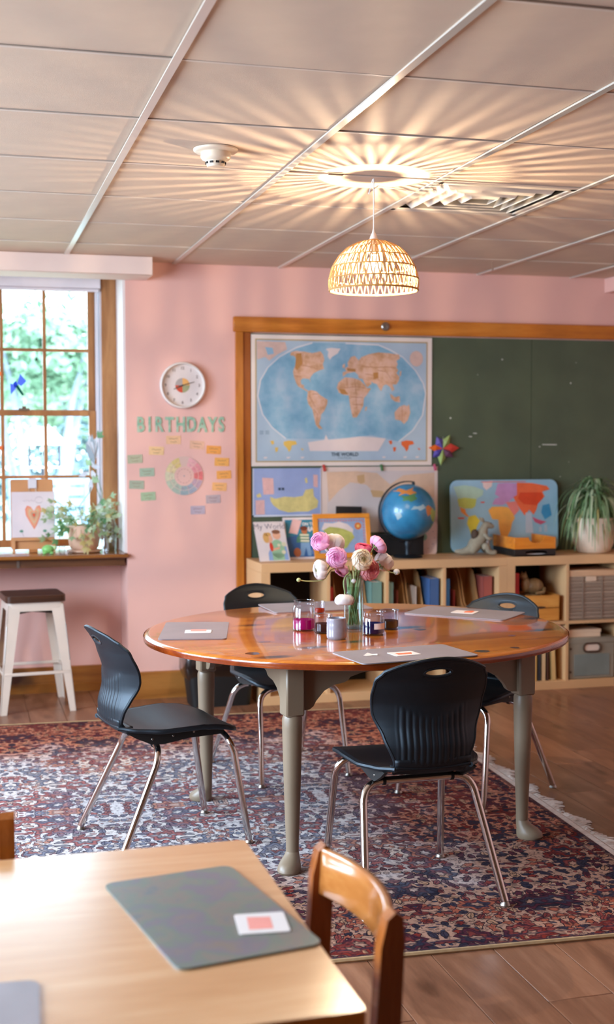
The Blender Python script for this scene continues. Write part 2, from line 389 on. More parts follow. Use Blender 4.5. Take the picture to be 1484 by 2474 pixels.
# recess above soffit gap, seal behind back wall
struct(tag(MB().box(XL-.2, XR+.2, YW+.02, 7.9, 2.50, 2.62).build('trim_4', WH), 'white seal board above the window recess', 'trim'))

# window units
def window(n, dx, lab):
    wnd = thing('window_%d' % n, lab, 'window', (dx, 0, 0)); wnd['kind'] = 'structure'
    cas = MB().box(.818, .905, 7.60, 7.66, .842, 2.47, .003); cas.box(-.43, -.34, 7.60, 7.66, .842, 2.47, .003); cas.box(-.34, .818, 7.60, 7.66, 2.40, 2.47)
    cas.build('casing', CASING, wnd)
    TR = M('track_white', 'd8d4dc', .4)
    MB().box(.786, .800, 7.625, 7.70, .9, 2.4).box(.806, .818, 7.615, 7.70, .9, 2.4).build('track', TR, wnd)
    # upper sash (outer) and lower sash (inner)
    for zz0, zz1, y, dark in ((1.64, 2.40, 7.69, 0), (.862, 1.665, 7.66, 1)):
        fr = thing('sash', 'x', 'x'); del fr['label']; del fr['category']; fr.parent = wnd
        xr = .786
        MB().box(.743, xr, y-.018, y+.018, zz0, zz1, .003).build('stile', CASING, fr); MB().box(-.31, -.262, y-.018, y+.018, zz0, zz1, .003).build('stile', CASING, fr)
        MB().box(-.262, .743, y-.018, y+.018, zz0, zz0+(.045 if dark else .03), .003).build('rail', CASING, fr); MB().box(-.262, .743, y-.018, y+.018, zz1-.032, zz1, .003).build('rail', CASING, fr)
        for mx in (-.006, .245, .491): MB().box(mx-.010, mx+.010, y-.013, y+.013, zz0+.03, zz1-.03).build('muntin', CASING, fr)
        zm = 2.02 if not dark else 1.275
        MB().box(-.262, .743, y-.012, y+.012, zm-.009, zm+.009).build('muntin', CASING, fr)
        zl, zh = (zz0+.03, zz1-.03)
        for p0, p1 in ((-.262, -.006), (-.006, .245), (.245, .491), (.491, .743)):
            for q0, q1 in ((zl, zm), (zm, zh)): MB().add([(p0, y, q0), (p1, y, q0), (p1, y, q1), (p0, y, q1)], [(0, 1, 2, 3)]).build('pane', PANE, fr, smooth=0)
    lk = MB().box(.335, .40, 7.625, 7.66, 1.665, 1.678, .003).box(.355, .38, 7.63, 7.66, 1.678, 1.69, .003)
    lk.build('sash_lock', STEEL, wnd)
    return wnd
window(1, 0, 'wood double hung window with small panes above the counter')
window(2, -1.25, 'second wood double hung window further along the recess')
bl = MB().box(-.33, .812, 7.575, 7.60, 2.375, 2.47, .004).tube([(-.33, 7.588, 2.366), (.80, 7.588, 2.366)], .009, 8)
tag(bl.build('roller_blind', M('blind_white', 'e2d9de', .6)), 'rolled up white window blind at the top of the window', 'blind')
sl = thing('window_counter', 'varnished wood counter shelf below the window', 'counter', (0, 0, 0))
MB().box(-1.6, .926, 7.262, 7.66, .818, .842, .006).build('board', SILLW, sl)
MB().box(-1.6, .905, 7.30, 7.62, .772, .817).build('apron', wood('apron_wood', ('4e2c14', '62391b', '744724'), 'X', 2, .5), sl)
MB().box(.30, .315, 7.296, 7.30, .772, .812).build('bracket', STEEL, sl)

# chalkboard with pine frame
cb = thing('chalkboard', 'large green chalkboard in a knotty pine frame', 'chalkboard', (0, YW, 0))
for x0, x1 in ((1.60, 3.4225), (3.4255, 4.62)): MB().box(x0, x1, -.014, -.002, .66, 2.11).build('board_panel', GREENB, cb)
MB().box(1.540, 4.66, -.034, -.001, 2.117, 2.204, .004).build('top_rail', FRAMEWOOD, cb)
MB().box(1.553, 1.598, -.030, -.001, .0, 2.117, .003).build('stile', FRAMEWOODZ, cb)
MB().box(1.598, 1.643, -.020, -.001, .0, 2.117, .003).build('inner_stile', FRAMEDARK, cb)
ck = MB(); CR = random.Random(5)
for _ in range(9):
    cx, cz = CR.uniform(2.85, 4.2), CR.uniform(1.25, 2.05); ck.disc(cx, cz, CR.uniform(.002, .006), -.0146, 6)
for cx, cz, l in ((3.55, 1.46, .05), (3.05, 1.53, .012), (3.02, 1.51, .01)): ck.flat([(cx-l, cz-.002), (cx+l, cz-.003), (cx+l, cz+.002), (cx-l, cz+.003)], -.0147)
ck.build('chalk_mark', M('chalk', 'cdd0c4', .9), cb, smooth=0)
hk = thing('hook_knob', 'small round metal hook on the chalkboard top rail', 'hook', (2.463, YW-.034, 2.165))
MB().lathe([(.024, 0), (.026, .004), (.02, .010)], 18).rot(Matrix.Rotation(pi/2, 4, 'X')).build('plate', STEEL, hk)
MB().tube([(.0, -.01, .008), (.0, -.022, .006), (.004, -.03, -.004), (.006, -.026, -.014)], .004, 8).build('prong', STEEL, hk)

# ------------------------------------------------------------------ outdoors
GR = M('grass_green', '98a594', .9, vary=.2, vscale=1.5)
struct(tag(MB().box(-40, 60, 8.2, 80, -.5, -.4).build('ground', GR), 'sunlit lawn outside the window', 'lawn'))
BARK = M('bark_pale', '9095a6', .8, vary=.2, vscale=20)
LEAFM = [M('leaf_out_a', '8aa68c', .9, vary=.2, vscale=1.2, spec=.1), M('leaf_out_b', '98ae92', .9, vary=.2, vscale=1.2, spec=.1), M('leaf_out_c', '74878c', .9, vary=.2, vscale=1.2, spec=.1)]
def tree(x, y, h, cr, seed, lab, li, zc=None, rv=None):
    t = thing('tree', lab, 'tree', (x, y, -.4), 0, None); q = random.Random(seed)
    for k in range(5):
        a = 2*pi*k/5+q.random(); r_ = cr*.35
        tk = MB().tube([(cos(a)*.06, sin(a)*.06, 0), (cos(a)*.2*cr, sin(a)*.2*cr, h*.3), (cos(a)*r_, sin(a)*r_, h*.62), (cos(a)*r_*1.7, sin(a)*r_*1.7, h*.9)], [.09, .07, .045, .02], 7)
        tk.build('trunk', BARK, t)
    cm = MB(); zc = zc or h*.72; rv = rv or cr*.72
    for _ in range(3200):
        u = Vector((q.gauss(0, 1), q.gauss(0, 1), q.gauss(0, 1))).normalized(); rr = cr*(q.random()**.45)
        rr *= .75+.5*noise.noise(u*2.2+Vector((seed, 0, 0)))
        p = Vector((u.x*rr, u.y*rr, zc+u.z*rr/cr*rv)); s_ = q.uniform(.035, .06)*cr
        a = Vector((q.gauss(0, 1), q.gauss(0, 1), q.gauss(0, .6))).normalized(); b = a.cross(u).normalized()
        cm.add([p-a*s_, p+b*s_*.5, p+a*s_, p-b*s_*.5], [(0, 1, 2, 3)])
    cm.build('crown', LEAFM[li], t, smooth=0, kind='stuff')
tree(1.08, 18, 3.9, 1.6, 1, 'pale many-stemmed tree seen through the lower left panes', 0, 3.15, .95)
tree(2.7, 28, 4.9, 2.4, 2, 'green leafy tree far off behind the right hand window sash', 1, 3.1, 2.0)
tree(.4, 34.5, 5.4, 2.6, 3, 'tall light green tree at the far left of the window view', 1, 3.2, 2.1)
tree(4.2, 45, 6.6, 3.4, 4, 'broad hazy tree farthest from the window', 1, 3.4, 2.7)
def shrub(x, y, h, lab, seed):
    t = thing('shrub', lab, 'shrub', (x, y, -.4), 0, 'shrubs behind the lawn'); q = random.Random(seed); cm = MB()
    for _ in range(700):
        u = Vector((q.gauss(0, 1), q.gauss(0, 1), q.gauss(0, 1))).normalized(); rr = q.random()**.35
        p = Vector((u.x*rr*.85, u.y*rr*.6, h*.52+u.z*rr*h*.5)); a = Vector((q.gauss(0, 1), q.gauss(0, 1), q.gauss(0, .6))).normalized(); b = a.cross(u).normalized(); s_ = q.uniform(.07, .13)
        cm.add([p-a*s_, p+b*s_*.5, p+a*s_, p-b*s_*.5], [(0, 1, 2, 3)])
    cm.build('foliage', LEAFM[2], t, smooth=0, kind='stuff')
    for k in range(3): MB().tube([(.05*k-.05, 0, 0), (.15*k-.15, .05, h*.4)], [.03, .012], 6).build('stem', BARK, t)
for k, (x_, h_) in enumerate(((.3, 2.4), (1.5, 2.2), (2.3, 2.5), (3.3, 2.3))): shrub(x_, 24+1.7*(k % 2), h_, ('leftmost shrub beyond the many-stemmed tree', 'low shrub right of the leftmost one beyond the lawn', 'taller shrub behind the bird feeder', 'shrub at the right edge of the window view')[k], 40+k)
fd = thing('bird_feeder', 'white roofed bird feeder on a pole outside the window', 'bird feeder', (.555, 8.9, -.4))
MB().add([(-.17, -.12, 1.86), (.17, -.12, 1.86), (.17, .12, 1.86), (-.17, .12, 1.86), (-.04, 0, 1.985), (.05, 0, 1.985)], [(0, 1, 5, 4), (1, 2, 5), (2, 3, 4, 5), (3, 0, 4), (3, 2, 1, 0)]).build('roof', M('feeder_white', 'e4e4e2', .6), fd, smooth=0)
MB().box(-.13, .13, -.09, .09, 1.70, 1.715).build('tray', M('feeder_white', 'e4e4e2'), fd)
for px in (-.10, .0, .10): MB().box(px-.006, px+.006, -.08, -.068, 1.715, 1.86).build('post', M('feeder_post', '55606e', .6), fd)
MB().box(-.02, .02, -.02, .02, 0, 1.70).build('pole', M('feeder_post', '55606e'), fd)
pb = thing('garden_bench', 'pale blue garden bench on the lawn outside', 'bench', (1.05, 15.5, -.4))
for k in range(3): MB().box(-.5, .5, -.18+.13*k, -.07+.13*k, 1.0, 1.04).build('slat', M('bench_blue', '86a2be', .6), pb)
for k in range(3): MB().box(-.5, .5, .22, .25, 1.1+.13*k, 1.2+.13*k).build('back_slat', M('bench_blue', '86a2be'), pb)
for px in (-.45, .45):
    for py in (-.15, .23): MB().box(px-.03, px+.03, py-.03, py+.03, 0, 1.0 if py < 0 else 1.46).build('leg', M('bench_blue', '86a2be'), pb)

# ------------------------------------------------------------------ rug
def rug_material():
    m, t, p = nt('rug_pile')
    tc = N(t, 'ShaderNodeTexCoord'); sx = N(t, 'ShaderNodeSeparateXYZ'); L(t, tc.outputs['Object'], sx.inputs[0])
    X, Y = sx.outputs[0], sx.outputs[1]           # local: x 0 (right end) .. -4.2, y 0 .. 3.3
    # warp
    def vec(a, b):
        c = N(t, 'ShaderNodeCombineXYZ'); L(t, a, c.inputs[0]); L(t, b, c.inputs[1]); return c.outputs[0]
    mir = math_(t, 'PINGPONG', X, .42)
    miry = math_(t, 'PINGPONG', Y, 1.65)
    base = vec(mir, miry)
    wn = N(t, 'ShaderNodeTexNoise'); wn.inputs['Scale'].default_value = 6; wn.inputs['Detail'].default_value = 3; L(t, base, wn.inputs['Vector'])
    wv = N(t, 'ShaderNodeVectorMath', operation='SUBTRACT'); L(t, wn.outputs['Color'], wv.inputs[0]); wv.inputs[1].default_value = (.5, .5, .5)
    ws = N(t, 'ShaderNodeVectorMath', operation='SCALE'); L(t, wv.outputs[0], ws.inputs[0]); ws.inputs['Scale'].default_value = .08
    wa = N(t, 'ShaderNodeVectorMath', operation='ADD'); L(t, base, wa.inputs[0]); L(t, ws.outputs[0], wa.inputs[1]); P = wa.outputs[0]
    def motif(scale, seed, petals, squash, wob=.0):
        """one motif per cell: rosette or leaf, turned at random; returns (radius field, angle, random r/g/b)"""
        off = N(t, 'ShaderNodeVectorMath', operation='ADD'); L(t, P, off.inputs[0]); off.inputs[1].default_value = (seed, seed*.7, 0)
        v = N(t, 'ShaderNodeTexVoronoi', voronoi_dimensions='2D'); v.inputs['Scale'].default_value = scale; v.inputs['Randomness'].default_value = .85; L(t, off.outputs[0], v.inputs['Vector'])
        d = N(t, 'ShaderNodeVectorMath', operation='SUBTRACT'); L(t, off.outputs[0], d.inputs[0]); L(t, v.outputs['Position'], d.inputs[1])
        sc = N(t, 'ShaderNodeSeparateColor'); L(t, v.outputs['Color'], sc.inputs[0])
        ro = N(t, 'ShaderNodeVectorRotate', rotation_type='Z_AXIS'); L(t, d.outputs[0], ro.inputs['Vector']); L(t, math_(t, 'MULTIPLY', sc.outputs[2], 6.283), ro.inputs['Angle'])
        sp_ = N(t, 'ShaderNodeSeparateXYZ'); L(t, ro.outputs[0], sp_.inputs[0])
        dx = math_(t, 'MULTIPLY', sp_.outputs[0], scale); dy = math_(t, 'MULTIPLY', sp_.outputs[1], scale*squash)
        rad = math_(t, 'SQRT', math_(t, 'ADD', math_(t, 'MULTIPLY', dx, dx), math_(t, 'MULTIPLY', dy, dy)))
        ang = math_(t, 'ARCTAN2', dy, dx)
        if petals: rad = math_(t, 'MULTIPLY', rad, math_(t, 'ADD', 1.12, math_(t, 'MULTIPLY', math_(t, 'COSINE', math_(t, 'MULTIPLY', ang, petals)), .22)))
        else: rad = math_(t, 'ADD', rad, math_(t, 'MULTIPLY', math_(t, 'ABSOLUTE', dx), .35))
        return rad, sc.outputs[0], sc.outputs[1], dy
    def step(x, a, soft=.03): return ramp(t, x, [(max(0, a-soft), 1.0), (a+soft, 0.0)])
    A = motif(7.5, 0.0, 6, 1.0); B = motif(19, 3.1, 0, 2.3); C = motif(32, 7.7, 0, 2.0); D = motif(24, 1.3, 5, 1.0)
    # border mask: distance to the nearest edge
    yb = math_(t, 'MINIMUM', Y, math_(t, 'SUBTRACT', 3.3, Y)); bd = math_(t, 'MINIMUM', yb, math_(t, 'MULTIPLY', X, -1.0))
    bdn = math_(t, 'ADD', bd, math_(t, 'MULTIPLY', math_(t, 'SUBTRACT', wn.outputs[0], .5), .9))
    border = ramp(t, bdn, [(.45, 1.0), (.95, .0)])
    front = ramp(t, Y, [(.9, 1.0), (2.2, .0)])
    fine = noise_tex(t, P, 70, 3)
    def layer(base, dark, cols, k):
        fA = ramp(t, A[1], [(i/len(cols[0]), c_) for i, c_ in enumerate(cols[0])], 'CONSTANT'); fB = ramp(t, B[1], [(i/len(cols[1]), c_) for i, c_ in enumerate(cols[1])], 'CONSTANT'); fC = ramp(t, C[2], [(i/len(cols[2]), c_) for i, c_ in enumerate(cols[2])], 'CONSTANT')
        c = base
        c = mixc(t, math_(t, 'MULTIPLY', step(C[0], .46), .85), c, dark); c = mixc(t, step(C[0], .33), c, fC)
        c = mixc(t, math_(t, 'MULTIPLY', step(B[0], .62), .95), c, dark); c = mixc(t, step(B[0], .49), c, fB); c = mixc(t, math_(t, 'MULTIPLY', step(math_(t, 'ABSOLUTE', B[3]), .06, .02), math_(t, 'MULTIPLY', step(B[0], .5), .8)), c, dark)
        c = mixc(t, math_(t, 'MULTIPLY', step(D[0], .42), math_(t, 'GREATER_THAN', D[1], .55)), c, dark); c = mixc(t, math_(t, 'MULTIPLY', step(D[0], .33), math_(t, 'GREATER_THAN', D[1], .55)), c, fA)
        big = math_(t, 'GREATER_THAN', A[2], .35)
        c = mixc(t, math_(t, 'MULTIPLY', step(A[0], .50), big), c, dark); c = mixc(t, math_(t, 'MULTIPLY', step(A[0], .455), big), c, fA)
        c = mixc(t, math_(t, 'MULTIPLY', math_(t, 'MULTIPLY', step(A[0], .34), big), .9), c, dark); c = mixc(t, math_(t, 'MULTIPLY', step(A[0], .305), big), c, fB)
        c = mixc(t, math_(t, 'MULTIPLY', math_(t, 'MULTIPLY', step(A[0], .17), big), 1.0), c, dark); c = mixc(t, math_(t, 'MULTIPLY', step(A[0], .12), big), c, base)
        return mixc(t, math_(t, 'MULTIPLY', ramp(t, fine, [(.48, 0.0), (.62, 1.0)]), k), c, dark)
    fg = ramp(t, noise_tex(t, P, 1.6, 3), [(.38, 'd8cdc4'), (.5, 'c9c3c4'), (.62, 'dacabd')])
    c = layer(fg, '292636', (['a0625e', '7b7c8a', 'b5806e', '86707a'], ['8a8488', 'a57a78', '6c6a78', 'b89a8e', '8c5c58'], ['9c9498', 'ac8480', 'a99f9f', '8a666a']), .45)
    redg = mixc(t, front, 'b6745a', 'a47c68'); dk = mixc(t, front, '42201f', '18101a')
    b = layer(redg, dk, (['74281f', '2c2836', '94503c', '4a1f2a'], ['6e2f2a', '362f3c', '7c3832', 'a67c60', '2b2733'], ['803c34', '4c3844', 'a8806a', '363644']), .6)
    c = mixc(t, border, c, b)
    for d0, d1, colr, k_ in ((.0, .018, '3a2c34', .7), (.055, .066, '2a2636', .6)):
        k = math_(t, 'MULTIPLY', math_(t, 'GREATER_THAN', bd, d0), math_(t, 'LESS_THAN', bd, d1)); c = mixc(t, math_(t, 'MULTIPLY', k, k_), c, colr)
    L(t, c, p.inputs['Base Color']); p.inputs['Roughness'].default_value = .95; p.inputs['Specular IOR Level'].default_value = .1
    pass
    bump(t, p, noise_tex(t, coords(t), 500, 2), .5, .003)
    MATS['rug_pile'] = m; return m
rug = thing('rug', 'large patterned oriental rug in navy, rose and cream under the round table', 'rug', (2.192, 3.345, 0), radians(-2.6))
MB().box(-4.2, 0, 0, 3.30, .001, .009).build('pile', rug_material(), rug, smooth=0)
BIND = M('rug_binding', 'a98a62', .9, vary=.15, vscale=40)
MB().tube([(-4.2, -.004, .006), (0, -.004, .006)], .007, 6).build('binding', BIND, rug); MB().tube([(-4.2, 3.304, .006), (0, 3.304, .006)], .007, 6).build('binding', BIND, rug)
FRC = M('rug_fringe', 'cbb9ab', .95, vary=.15, vscale=60)
MB().box(0, .028, 0, 3.3, .001, .008).box(.034, .042, 0, 3.3, .001, .006).build('end_band', FRC, rug)
fm = MB(); q = random.Random(11)
for k in range(620):
    y = 3.3*k/620; l = .045+.02*sin(k*.13)+q.uniform(-.012, .015); dy = q.uniform(-.018, .018)
    fm.tube([(.03, y, .004), (.03+l*.5, y+dy*.4, .008), (.03+l, y+dy, .003)], [.0022, .0026, .0016], 4, False)
fm.build('fringe', FRC, rug, kind='stuff')

# ------------------------------------------------------------------ round table
TC = (1.478, 4.692); TZ = .757
KNOTS = [(.305, -.655, .015, .022), (.160, -.675, .026, .028), (.445, -.41, .013, .018), (-.583, -.405, .024, .03), (-.453, -.186, .022, .016), (.205, -.139, .024, .028), (-.12, .33, .016, .02)]
rt = thing('round_table', 'large round varnished pine table with grey painted scalloped base', 'table', (TC[0], TC[1], 0), radians(7.8))
tt = MB()
def rim(a): return .800-.028*cos(2*(a-radians(-80.5-7.8)))
NT = 96; prof = [(0.0, TZ), (.5, TZ), (.97, TZ), (.992, TZ-.004), (1.0, TZ-.013), (.997, TZ-.022), (.985, TZ-.030), (.5, TZ-.030), (0.0, TZ-.030)]
vs = []; fs = []
for kf, z in prof:
    for k in range(NT):
        a = 2*pi*k/NT; vs.append((rim(a)*max(kf, .001)*cos(a), rim(a)*max(kf, .001)*sin(a), z))
for i in range(len(prof)-1):
    for k in range(NT): fs.append((i*NT+k, i*NT+(k+1) % NT, (i+1)*NT+(k+1) % NT, (i+1)*NT+k))
tt.add(vs, [f[::-1] for f in fs]).build('tabletop', ORANGEPINE, rt, smooth=60)
KN = M('knot_brown', '4a210c', .18, coat=.7, vary=.3, vscale=40)
for kx, ky, ka, kb in KNOTS:
    n_ = 18; MB().add([(kx+ka*cos(2*pi*k/n_)*(1+.12*sin(3*2*pi*k/n_+kx)), ky+kb*sin(2*pi*k/n_)*(1+.1*cos(2*2*pi*k/n_)), TZ+.0002) for k in range(n_)], [tuple(range(n_))]).build('knot', KN, rt, smooth=0)
EM = wood('table_edge', ('6a260a', '83340f', '9a4414'), 'X', 2, .2, coat=.7)
eb = []; ebf = []
for z in (TZ-.027, TZ-.020, TZ-.0125, TZ-.007):
    for k in range(NT): a = 2*pi*k/NT; r_ = rim(a)*(1.0012-.004*abs(z-TZ+.015)/.012); eb.append((r_*cos(a), r_*sin(a), z))
for i in range(3):
    for k in range(NT): ebf.append((i*NT+k, i*NT+(k+1) % NT, (i+1)*NT+(k+1) % NT, (i+1)*NT+k))
MB().add(eb, ebf).build('edge_band', EM, rt, smooth=60, label='dark red brown rounded edge')
LH = .462
def leg_mesh(sx, sy):
    g = MB().box(-.034, .034, -.034, .034, .545, TZ-.031, .006)
    g.lathe([(.030, .548), (.0345, .535), (.0345, .50), (.031, .36), (.026, .2), (.0225, .11), (.0225, .075)], 20)
    # pad foot reaching out along the diagonal
    d = Vector((sx, sy, 0)).normalized(); e = Vector((-d.y, d.x, 0))
    rings = [(.075, .0, .0225, .0225), (.06, .006, .028, .027), (.045, .020, .040, .034), (.032, .027, .048, .038), (.018, .029, .049, .040), (.0097, .028, .044, .036)]
    vs = []; n = 18
    for z, off, a, b in rings:
        for k in range(n):
            p = d*(off+a*cos(2*pi*k/n))+e*(b*sin(2*pi*k/n)); vs.append((p.x, p.y, z))
    fs = [(i*n+(k+1) % n, i*n+k, (i+1)*n+k, (i+1)*n+(k+1) % n) for i in range(len(rings)-1) for k in range(n)]+[tuple(range((len(rings)-1)*n, len(rings)*n))]
    return g.add(vs, fs)
for sx in (-1, 1):
    for sy in (-1, 1): leg_mesh(sx, sy).build('leg', TAUPE, rt, loc=(sx*LH, sy*LH, 0))
def apron(span):
    top = TZ-.031; h = span/2-.03; out = [(-h, top), (h, top)]
    half = [(h, .560), (h-.03, .562), (h-.045, .572), (h-.055, .590), (h-.085, .622), (h-.12, .640), (h-.16, .646), (h-.175, .652), (h-.185, .664), (h-.23, .676), (h-.30, .680)]
    return out+half+[(-a, b) for a, b in half[::-1]]
for k in range(4):
    MB().prism(apron(2*LH), -.011, .011).rot(Matrix.Rotation(pi/2*k, 4, 'Z') @ Matrix.Translation((0, -LH, 0))).build('apron', TAUPE, rt, smooth=20)

# ------------------------------------------------------------------ black school chairs
def back_prof(z): return lerp_tab([(.43, -.180), (.47, -.212), (.52, -.216), (.58, -.204), (.65, -.204), (.72, -.222), (.78, -.250), (.805, -.270)], z)
def make_chair():
    t = thing('school_chair', '', 'chair')
    NU, NV = 100, 44
    wt = [(0, .118), (.12, .124), (.35, .152), (.6, .182), (.78, .188), (.92, .184), (1, .164)]
    def pos(u, v):
        s_ = u*2-1; x = s_*lerp_tab(wt, v); z = .43+v*(.805-1.6*min(abs(x), .17)**2-.43)
        k = lerp_tab([(.43, 1.0), (.6, 1.9), (.74, 1.2), (.805, .7)], z)
        y = back_prof(z)+k*x*x
        zr = .615+3.2*x*x
        mk = max(0, min(1, (zr-z)/.012))*max(0, min(1, (z-.455)/.02))*max(0, min(1, (.118-abs(x))/.01))
        y -= mk*.0032*(.5+.5*cos(2*pi*x/.0195))
        return Vector((x, y, z))
    bm = bmesh.new(); g = [[bm.verts.new(pos(i/NU, j/NV)) for i in range(NU+1)] for j in range(NV+1)]
    HC, HA, HB = .758, .045, .0145
    kill = set()
    for j in range(NV):
        for i in range(NU):
            c = [g[j][i], g[j][i+1], g[j+1][i+1], g[j+1][i]]
            mx = sum(v.co.x for v in c)/4; mz = sum(v.co.z for v in c)/4
            if (mx/HA)**2+((mz-HC)/HB)**2 < 1: kill.add((i, j)); continue
            bm.faces.new(c)
    for v in [v for v in bm.verts if not v.link_faces]: bm.verts.remove(v)
    for v in bm.verts:                                   # snap the hole's edge to a clean ellipse
        if v.is_boundary and (v.co.x/HA)**2+((v.co.z-HC)/HB)**2 < 2.2:
            r_ = sqrt((v.co.x/HA)**2+((v.co.z-HC)/HB)**2)+1e-6
            x, z = v.co.x/r_, HC+(v.co.z-HC)/r_
            v.co = (x, back_prof(z)+lerp_tab([(.43, 1.0), (.6, 1.9), (.74, 1.2), (.805, .7)], z)*x*x, z)
    b = MB().bm(bm).build('backrest', BLACKP, t, smooth=60)
    so = b.modifiers.new('solid', 'SOLIDIFY'); so.thickness = .008; so.offset = 0
    # rolled edges: outline and hand hole
    ed = [pos(1, j/NV) for j in range(NV+1)]+[pos(i/NU, 1) for i in range(NU, -1, -4)]+[pos(0, j/NV) for j in range(NV, -1, -1)]
    MB().tube(ed, .0062, 8).build('back_rim', BLACKP, t)
    hr = []
    for k in range(25):
        a = 2*pi*k/24; x, z = HA*1.02*cos(a), HC+HB*1.05*sin(a); hr.append((x, back_prof(z)+1.0*x*x, z))
    MB().tube(hr, .0052, 8, False).build('hand_hole_rim', BLACKP, b)
    # seat
    def spos(u, v):
        y = -.205+v*.435; hw = lerp_tab([(-.205, .125), (-.15, .165), (-.06, .202), (.06, .216), (.15, .214), (.2, .196), (.23, .155)], y)
        s_ = u*2-1; x = s_*hw
        z = .450-.012*exp(-((y+.06)/.09)**2)*(1-.6*s_*s_)+.006*s_*s_*(1 if y < .1 else .5)
        if y > .10: z -= 1.7*(y-.10)**2
        if y < -.15: z += (-.15-y)*.1
        return (x, y, z)
    s_ = MB().grid(spos, 28, 28).build('seat', BLACKP, t, smooth=60)
    so = s_.modifiers.new('solid', 'SOLIDIFY'); so.thickness = .009; so.offset = -1
    ed = [spos(0, j/28) for j in range(29)]+[spos(i/28, 1) for i in range(1, 28)]+[spos(1, j/28) for j in range(28, -1, -1)]
    ed = [(x, y, z-.008) for x, y, z in ed]
    MB().tube(ed, .0085, 8).build('seat_rim', BLACKP, t)
    # shell knuckle joining seat and back
    def kpos(u, v):
        s2 = u*2-1; a = v; hw = .125+.0*a
        y, z = bez((0, -.150, .449), (0, -.208, .438), (0, -.210, .482), 10)[int(round(v*10))][1:]
        return (s2*hw, y+.9*(s2*hw)**2*a, z)
    kk = MB().grid(kpos, 16, 10).build('lower_shell', BLACKP, t, smooth=60); so = kk.modifiers.new('solid', 'SOLIDIFY'); so.thickness = .014; so.offset = 0
    for sx in (-1, 1):
        br = MB().prism([(-.185, .440), (.13, .437), (.19, .424), (.185, .402), (.05, .400), (-.04, .388), (-.09, .390), (-.15, .418)], sx*.150-.006, sx*.150+.006, 'X').build('side_bracket', BLACKD, t)
        for by, bz in ((-.09, .410), (-.01, .414), (.07, .421)): MB().sphere((sx*.157, by, bz), .0042, 8, 6, (.5, 1, 1)).build('bolt', STEEL, br)
        for front in (True, False):
            if front: pts = bez((sx*.10, .185, .404), (sx*.190, .190, .405), (sx*.195, .212, .335), 8)+[(sx*.212, .262, .012)]
            else: pts = bez((sx*.118, -.068, .384), (sx*.186, -.070, .385), (sx*.193, -.092, .318), 8)+[(sx*.232, -.238, .012)]
            lg = MB().tube(pts, .0125, 12).build('leg', CHROME, t)
            px, py, _ = pts[-1]; MB().lathe([(.010, .016), (.013, .010), (.017, .003), (.016, .0)], 14, (px, py, 0)).build('glide', STEEL, lg)
    MB().tube([(-.12, -.068, .384), (.12, -.068, .384)], .0125, 12).build('rear_bar', CHROME, t)
    MB().tube([(-.11, .185, .404), (.11, .185, .404)], .0125, 12).build('front_bar', CHROME, t)
    for sx in (-1, 1): MB().tube([(sx*.112, -.068, .384), (sx*.122, -.068, .384)], .0148, 12).build('bar_clamp', BLACKD, t)
    return t
ch0 = make_chair(); ch0['group'] = 'black school chairs around the round table'
RUGZ = .0096
def place_chair(o, x, y, face, label, z=RUGZ):
    o.location = (x, y, z); o.rotation_euler = (0, 0, atan2_(face)-pi/2); o['label'] = label
def atan2_(f): return math.atan2(f[1], f[0])
chairs = [((1.412, 3.895), (-.012, 1), 'black plastic chair with its back to the viewer, nearest side of the round table'),
          ((.703, 4.652), (.978, .208), 'black plastic chair side-on at the left of the round table, seat catching window light'),
          ((1.370, 5.512), (.2126, -.977), 'black plastic chair tucked in at the far side of the round table before the shelf'),
          ((2.086, 4.945), (-.835, -.55), 'black plastic chair mostly hidden behind the right leg of the round table')]
ch = [ch0]+[dup(ch0) for _ in range(3)]
for o, (p, f, lab) in zip(ch, chairs): place_chair(o, p[0], p[1], f, lab)

# ------------------------------------------------------------------ placemats and cards on the round table
ORPRINT = M('card_orange', 'e5764c', .7); PKPRINT = M('card_pink', 'ec9a8c', .7)
def placemat(cx, cy, z, ang, w_, h_, label, mat=MATGREY, grp='grey placemats on the round table', r_=.018):
    o = MB().prism(rrect(-w_/2, w_/2, -h_/2, h_/2, r_), 0, .0035, 'Z').build('placemat', mat, None, loc=(cx, cy, z+.0004), rz=ang)
    return tag(o, label, 'placemat', grp)
def card(cx, cy, z, ang, w_, h_, label, pr, prm=ORPRINT, grp='white picture cards on the placemats'):
    t = thing('picture_card', label, 'card', (cx, cy, z), ang, grp)
    MB().prism(rrect(-w_/2, w_/2, -h_/2, h_/2, .006), 0, .0012, 'Z').build('sheet', WHITEP, t)
    MB().add([(a, b, .0014) for a, b in pr], [tuple(range(len(pr)))]).build('print', prm, t, smooth=0)
    return t
MZ = TZ+.0042
placemat(.858, 4.780, TZ, radians(77), .435, .25, 'grey placemat at the left end of the round table')
placemat(1.490, 5.338, TZ, radians(1.5), .445, .29, 'grey placemat at the far side of the round table behind the jars')
placemat(2.040, 4.965, TZ, radians(-44), .445, .27, 'grey placemat at the right side of the round table')
placemat(1.447, 4.052, TZ, radians(8), .435, .255, 'grey placemat at the near edge of the round table in front of the black chair')
card(.862, 4.735, MZ, radians(77), .075, .10, 'white card with orange print on the left placemat of the round table', [(-.0, -.03), (.05, -.03), (.05, .03), (.0, .028)], PKPRINT)
card(2.045, 4.975, MZ, radians(-40), .10, .085, 'white card with orange print on the right placemat of the round table', [(.0, -.02), (.035, -.015), (.03, .04), (.015, .05), (-.005, .02)])
card(1.442, 4.045, MZ, radians(8), .095, .075, 'white card with orange print on the near placemat of the round table', [(-.03, -.018), (.02, -.02), (.034, .012), (.0, .008), (-.026, .016)])
sc = MB()
